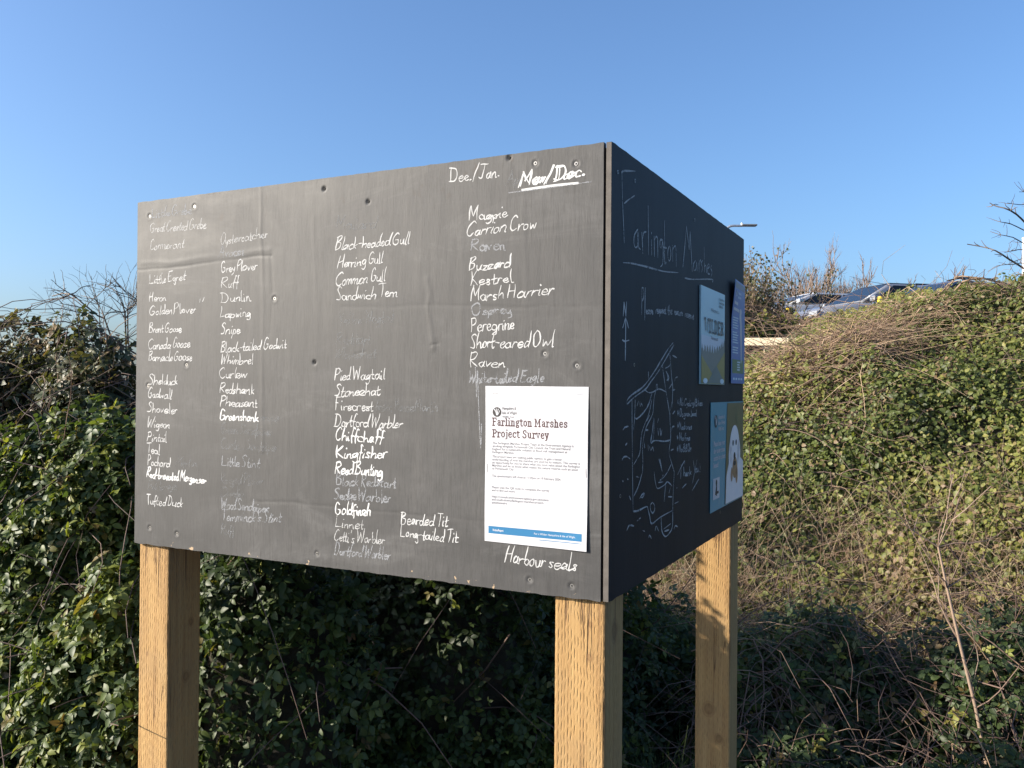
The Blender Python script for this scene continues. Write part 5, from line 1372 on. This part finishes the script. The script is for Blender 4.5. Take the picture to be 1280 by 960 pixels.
BODY = [["The Farlington Marshes Project Team at the Environment Agency is", "working alongside Portsmouth City Council, the Trust and Natural", "England for a sustainable solution to flood risk management at", "Farlington Marshes."],
        ["The project team are seeking public opinion to gain a better", "understanding of how the marshes are used by its visitors. This survey is", "an opportunity for you to share what you most value about the Farlington", "Marshes and let us know what makes the nature reserve such an asset", "to Portsmouth City."],
        ["The questionnaire will close at 11:59pm on 19 February 2024."],
        ["Please scan the QR code to complete the survey", "and to find out more:"],
        ["https://consult.environment-agency.gov.uk/solent-", "and-south-downs/farlington-marshes-project-", "questionnaire"]]
WD = [[.80, .77, .74, .22], [.69, .86, .86, .84, .22], [.68], [.57, .235], [.57, .52, .155]]
V0 = [.372, .458, .582, .655, .714]
for ln, wd, vv in zip(BODY, WD, V0):
    print_text('body_text', ln, 'F', nu(.072), nv(vv), .0062, .00575, M_greyink, notice, surf_nz, [x * w_ for x in wd], .010)
flat('blue_band', 'F', [rect(nu(.04 + .915 * i / 24), nv(.945), nu(.04 + .915 * (i + 1) / 24), nv(.898)) for i in range(24)], oz - .00005, M_blueband, notice, surf_n)
print_text('band_text', ['Notice/Report'], 'F', nu(.085), nv(.928), .0058, .006, M_paper, notice, surf_nz, [.023], .03)
print_text('band_text', ['For a Wilder Hampshire & Isle of Wight'], 'F', nu(.50), nv(.927), .0050, .006, M_paper, notice, surf_nz, [.083], .01)
flat('blue_rule', 'F', [rect(nu(.55 + .405 * i / 12), nv(.9605), nu(.55 + .405 * (i + 1) / 12), nv(.9565)) for i in range(12)], oz - .00005, M_blueband, notice, surf_n)
for (a, b, la) in ((.075, .045, .02), (.9, .045, .03), (.02, .5, .0), (.985, .5, .0)):
    S = Strokes(oz + .0003)
    S.add([(nu(a), nv(b)), (nu(a) + (la or .0006), nv(b) - (0 if la else .016))], .0011) if not la else S.add([(nu(a), nv(b)), (nu(a) + .010, nv(b) + .0004)], .0012)
    S.build('staple', 'F', M_staple, notice, surf_n)

# WILDER poster
def poster_mat(name, col, rough=.4): return plain(name, col, rough, var=.05, scale=12)
wx0, wx1, wy0, wy1 = .6130, .8625, .3980, .6388
wild = sheet('wilder_poster', 'R', [(wx0, wy0), (wx1, wy0), (wx1, wy1), (wx0, wy1)], .004, poster_mat('poster_sky', (.44, .64, .70)),
    'pale blue board reading WILDER above a hilly landscape, fixed to the dark shaded panel', 'poster', off=.0012)
def wu(a): return wx0 + a * (wx1 - wx0)
def wv(b): return wy1 - b * (wy1 - wy0)
z1 = .0056
rh = np.random.default_rng(4)
haze_poly = [(wu(.015), wv(.985))] + [(wu(.015 + .97 * i / 24), wv(.52 + .05 * math.sin(i * .9))) for i in range(25)] + [(wu(.985), wv(.985))]
def fan(poly): return [[poly[0], poly[i], poly[i + 1]] for i in range(1, len(poly) - 1)]
def strips(xs, top, bot): return [[(xs[i], bot[i]), (xs[i + 1], bot[i + 1]), (xs[i + 1], top[i + 1]), (xs[i], top[i])] for i in range(len(xs) - 1)]
xs = np.linspace(.012, .988, 60)
def band(top, bot): return strips([wu(x) for x in xs], [wv(y) for y in top], [wv(y) for y in bot])
flat('poster_mist', 'R', band(.50 + 0 * xs, .99 + 0 * xs), z1, poster_mat('poster_mist', (.60, .66, .74)), wild)
trees = .68 - .10 * np.abs(np.sin(xs * 31)) * (.4 + .6 * rh.random(60)) - .22 * np.clip(xs - .55, 0, 1)
flat('poster_forest', 'R', band(trees, .995 + 0 * xs), z1 + .0003, poster_mat('poster_forest', (.17, .20, .20)), wild)
mead = .70 + .12 * xs + .02 * np.sin(xs * 9)
hill = np.where(xs < .45, .70 + .42 * xs, .70 + .42 * .45 - .46 * (xs - .45))
flat('poster_meadow', 'R', band(np.minimum(hill, .97), .995 + 0 * xs), z1 + .0006, poster_mat('poster_meadow', (.28, .25, .10)), wild)
valley = .80 + .5 * np.abs(xs - .62)
flat('poster_valley', 'R', band(np.minimum(valley, .985), .99 + 0 * xs), z1 + .0009, poster_mat('poster_valley', (.13, .19, .20)), wild)
S = Strokes(z1 + .0012); slab_text(S, 'WILDER', wu(.13), wv(.455), wu(.93) - wu(.13), .031, .0058); S.build('headline', 'R', poster_mat('poster_navy', (.03, .08, .12)), wild)
print_text('poster_text', ['Welcome to a'], 'R', wu(.38), wv(.235), .013, .012, M_greyink, wild, z1 + .0012, [.085])
print_text('poster_text', ['Portsmouth'], 'R', wu(.40), wv(.53), .013, .012, M_greyink, wild, z1 + .0012, [.07])
print_text('poster_credit', ['Hampshire &', 'Isle of Wight', 'Wildlife Trust'], 'R', wu(.73), wv(.085), .009, .0095, poster_mat('poster_navy2', (.03, .08, .12)), wild, z1 + .0012, [.055, .055, .04], .02)
flat('partner_logo', 'R', [disc(wu(.16), wv(.965), .022, .0065), disc(wu(.86), wv(.965), .022, .0065)], z1 + .0014, M_paleink, wild)

# blue notice, its top corner curling off
bx0, bx1, by0, by1 = .9470, 1.1190, .4026, .6915
blue = sheet('blue_notice', 'R', [(bx0, by0), (bx1, by0), (bx1, by1), (bx0, by1)], .0012, poster_mat('notice_blue', (.085, .18, .44)),
    'deep blue notice with white text lines at the far edge of the dark panel', 'poster', off=.0035,
    curl=lambda s, r: .010 * sstep(.55, 1, r) * (1 - s))
def bu(a): return bx0 + a * (bx1 - bx0)
def bv(b): return by1 - b * (by1 - by0)
def surf_b(u, v): return .0047 + .010 * sstep(.55, 1, (v - by0) / (by1 - by0)) * (1 - (u - bx0) / (bx1 - bx0))
for i in range(13):
    b = .36 + i * .0245 + (.02 if i > 4 else 0) + (.025 if i > 9 else 0)
    S = Strokes(.0005); x = .08
    while x < .46 - .04 * (i % 3):
        L_ = RW.uniform(.03, .09); S.add([(bu(x), bv(b)), (bu(min(x + L_, .47)), bv(b))], .0036); x += L_ + .02
    S.build('text_line', 'R', M_paleink, blue, surf_b)
flat('notice_top_band', 'R', [rect(bu(.05), bv(.075), bu(.95), bv(.018))], .0003, poster_mat('notice_slate', (.11, .13, .20)), blue, surf_b)
emblem('R', bu(.2), bv(.125), .0085, .0005, M_paleink, M_ink, blue, 1.0, surf_b)
print_text('notice_heading', ['Hampshire &', 'Isle of Wight'], 'R', bu(.33), bv(.125), .011, .012, M_paleink, blue, lambda u, v: surf_b(u, v) + .0006, [.05, .05], .03)
S = Strokes(.0005)
for x0_, x1_, b in ((.09, .24, .215), (.27, .36, .218), (.09, .30, .275), (.33, .50, .280)): S.add([(bu(x0_), bv(b)), (bu(x1_), bv(b + .004))], .008)
S.build('notice_heading', 'R', M_paper, blue, surf_b)
flat('notice_figure', 'R', strips([bu(x) for x in (.56, .62, .66, .70, .76)], [bv(y) for y in (.30, .27, .28, .31, .46)], [bv(y) for y in (.35, .42, .60, .78, .80)]) + [disc(bu(.64), bv(.29), .014, .010)], .0003, poster_mat('figure_pale', (.55, .53, .55)), blue, surf_b)
flat('notice_green_panel', 'R', [rect(bu(.06), bv(.90), bu(.90), bv(.765))], .0003, poster_mat('notice_green', (.10, .20, .12)), blue, surf_b)
S = Strokes(.0008)
for b in (.79, .815, .84, .865): S.add([(bu(.42), bv(b)), (bu(.42 + RW.uniform(.12, .22)), bv(b))], .004)
S.build('text_line', 'R', M_paleink, blue, surf_b)
S = Strokes(.0008)
for a in (.12, .3, .5, .68): S.add([(bu(a), bv(.955)), (bu(a + .1), bv(.955))], .006)
S.build('partner_logo', 'R', M_paleink, blue, surf_b)

# dog poster
dx0, dx1, dy0, dy1 = .7280, 1.1170, .0702, .3514
dog = sheet('dog_poster', 'R', [(dx0, .0690), (dx1, .0712), (dx1, dy1), (dx0, dy1)], .0012, poster_mat('poster_teal', (.07, .29, .38)),
    'teal poster with a photograph of a white shaggy dog, low on the dark shaded panel', 'poster', off=.0014)
def du(a): return dx0 + a * (dx1 - dx0)
def dv(b): return dy1 - b * (dy1 - dy0)
z2 = .0034
flat('photo_backdrop', 'R', [[(du(.40), dv(.99)), (du(.992), dv(.99)), (du(.992), dv(.012)), (du(.46), dv(.012)), (du(.44), dv(.6))]], z2, poster_mat('photo_foliage', (.13, .125, .075)), dog)
S = Strokes(z2 + .0003)
for i in range(26):
    a = RW.uniform(.48, .97); b = RW.uniform(.03, .5); S.add([(du(a), dv(b)), (du(a + RW.uniform(-.03, .03)), dv(b + RW.uniform(.05, .14)))], .004)
S.build('photo_reeds', 'R', poster_mat('photo_reed', (.14, .17, .10)), dog)
fur = poster_mat('fur_white', (.80, .74, .74))
body = [(du(.42), dv(.985)), (du(.985), dv(.985)), (du(.985), dv(.62)), (du(.86), dv(.56)), (du(.52), dv(.58)), (du(.44), dv(.72))]
headp = disc(du(.69), dv(.47), .062, .066, 30)
flat('dog_picture', 'R', [body], z2 + .0006, fur, dog)
flat('dog_head_picture', 'R', [headp, disc(du(.555), dv(.55), .020, .045), disc(du(.83), dv(.55), .020, .045)], z2 + .0009, poster_mat('fur_cream', (.86, .80, .80)), dog)
flat('dog_muzzle_picture', 'R', [disc(du(.70), dv(.66), .030, .030), disc(du(.60), dv(.72), .012, .02), disc(du(.76), dv(.74), .014, .024)], z2 + .0012, poster_mat('fur_tan', (.30, .17, .11)), dog)
flat('dog_features_picture', 'R', [disc(du(.635), dv(.41), .008, .008), disc(du(.735), dv(.41), .008, .008), disc(du(.685), dv(.545), .012, .011), disc(du(.69), dv(.615), .016, .007)], z2 + .0015, M_ink, dog)
emblem('R', du(.135), dv(.175), .0165, z2, M_ink, M_paper, dog, 1.0)
print_text('trust_name', ['Hampshire &', 'Isle of Wight', 'Wildlife Trust'], 'R', du(.20), dv(.155), .014, .0155, M_paper, dog, z2, [.07, .075, .06], .03)
print_text('poster_text', ['Please keep your', 'dog under close', 'control on a short', 'lead'], 'R', du(.075), dv(.405), .019, .0185, M_paper, dog, z2, [.125, .12, .13, .05], .03)
flat('icon_panel', 'R', [rect(du(.06), dv(.895), du(.245), dv(.70))], z2, M_paper, dog)
flat('dog_walker_icon', 'R', [disc(du(.155), dv(.745), .008, .008), [(du(.12), dv(.85)), (du(.15), dv(.77)), (du(.175), dv(.77)), (du(.165), dv(.87))], rect(du(.17), dv(.85), du(.215), dv(.825))], z2 + .0003, M_ink, dog)
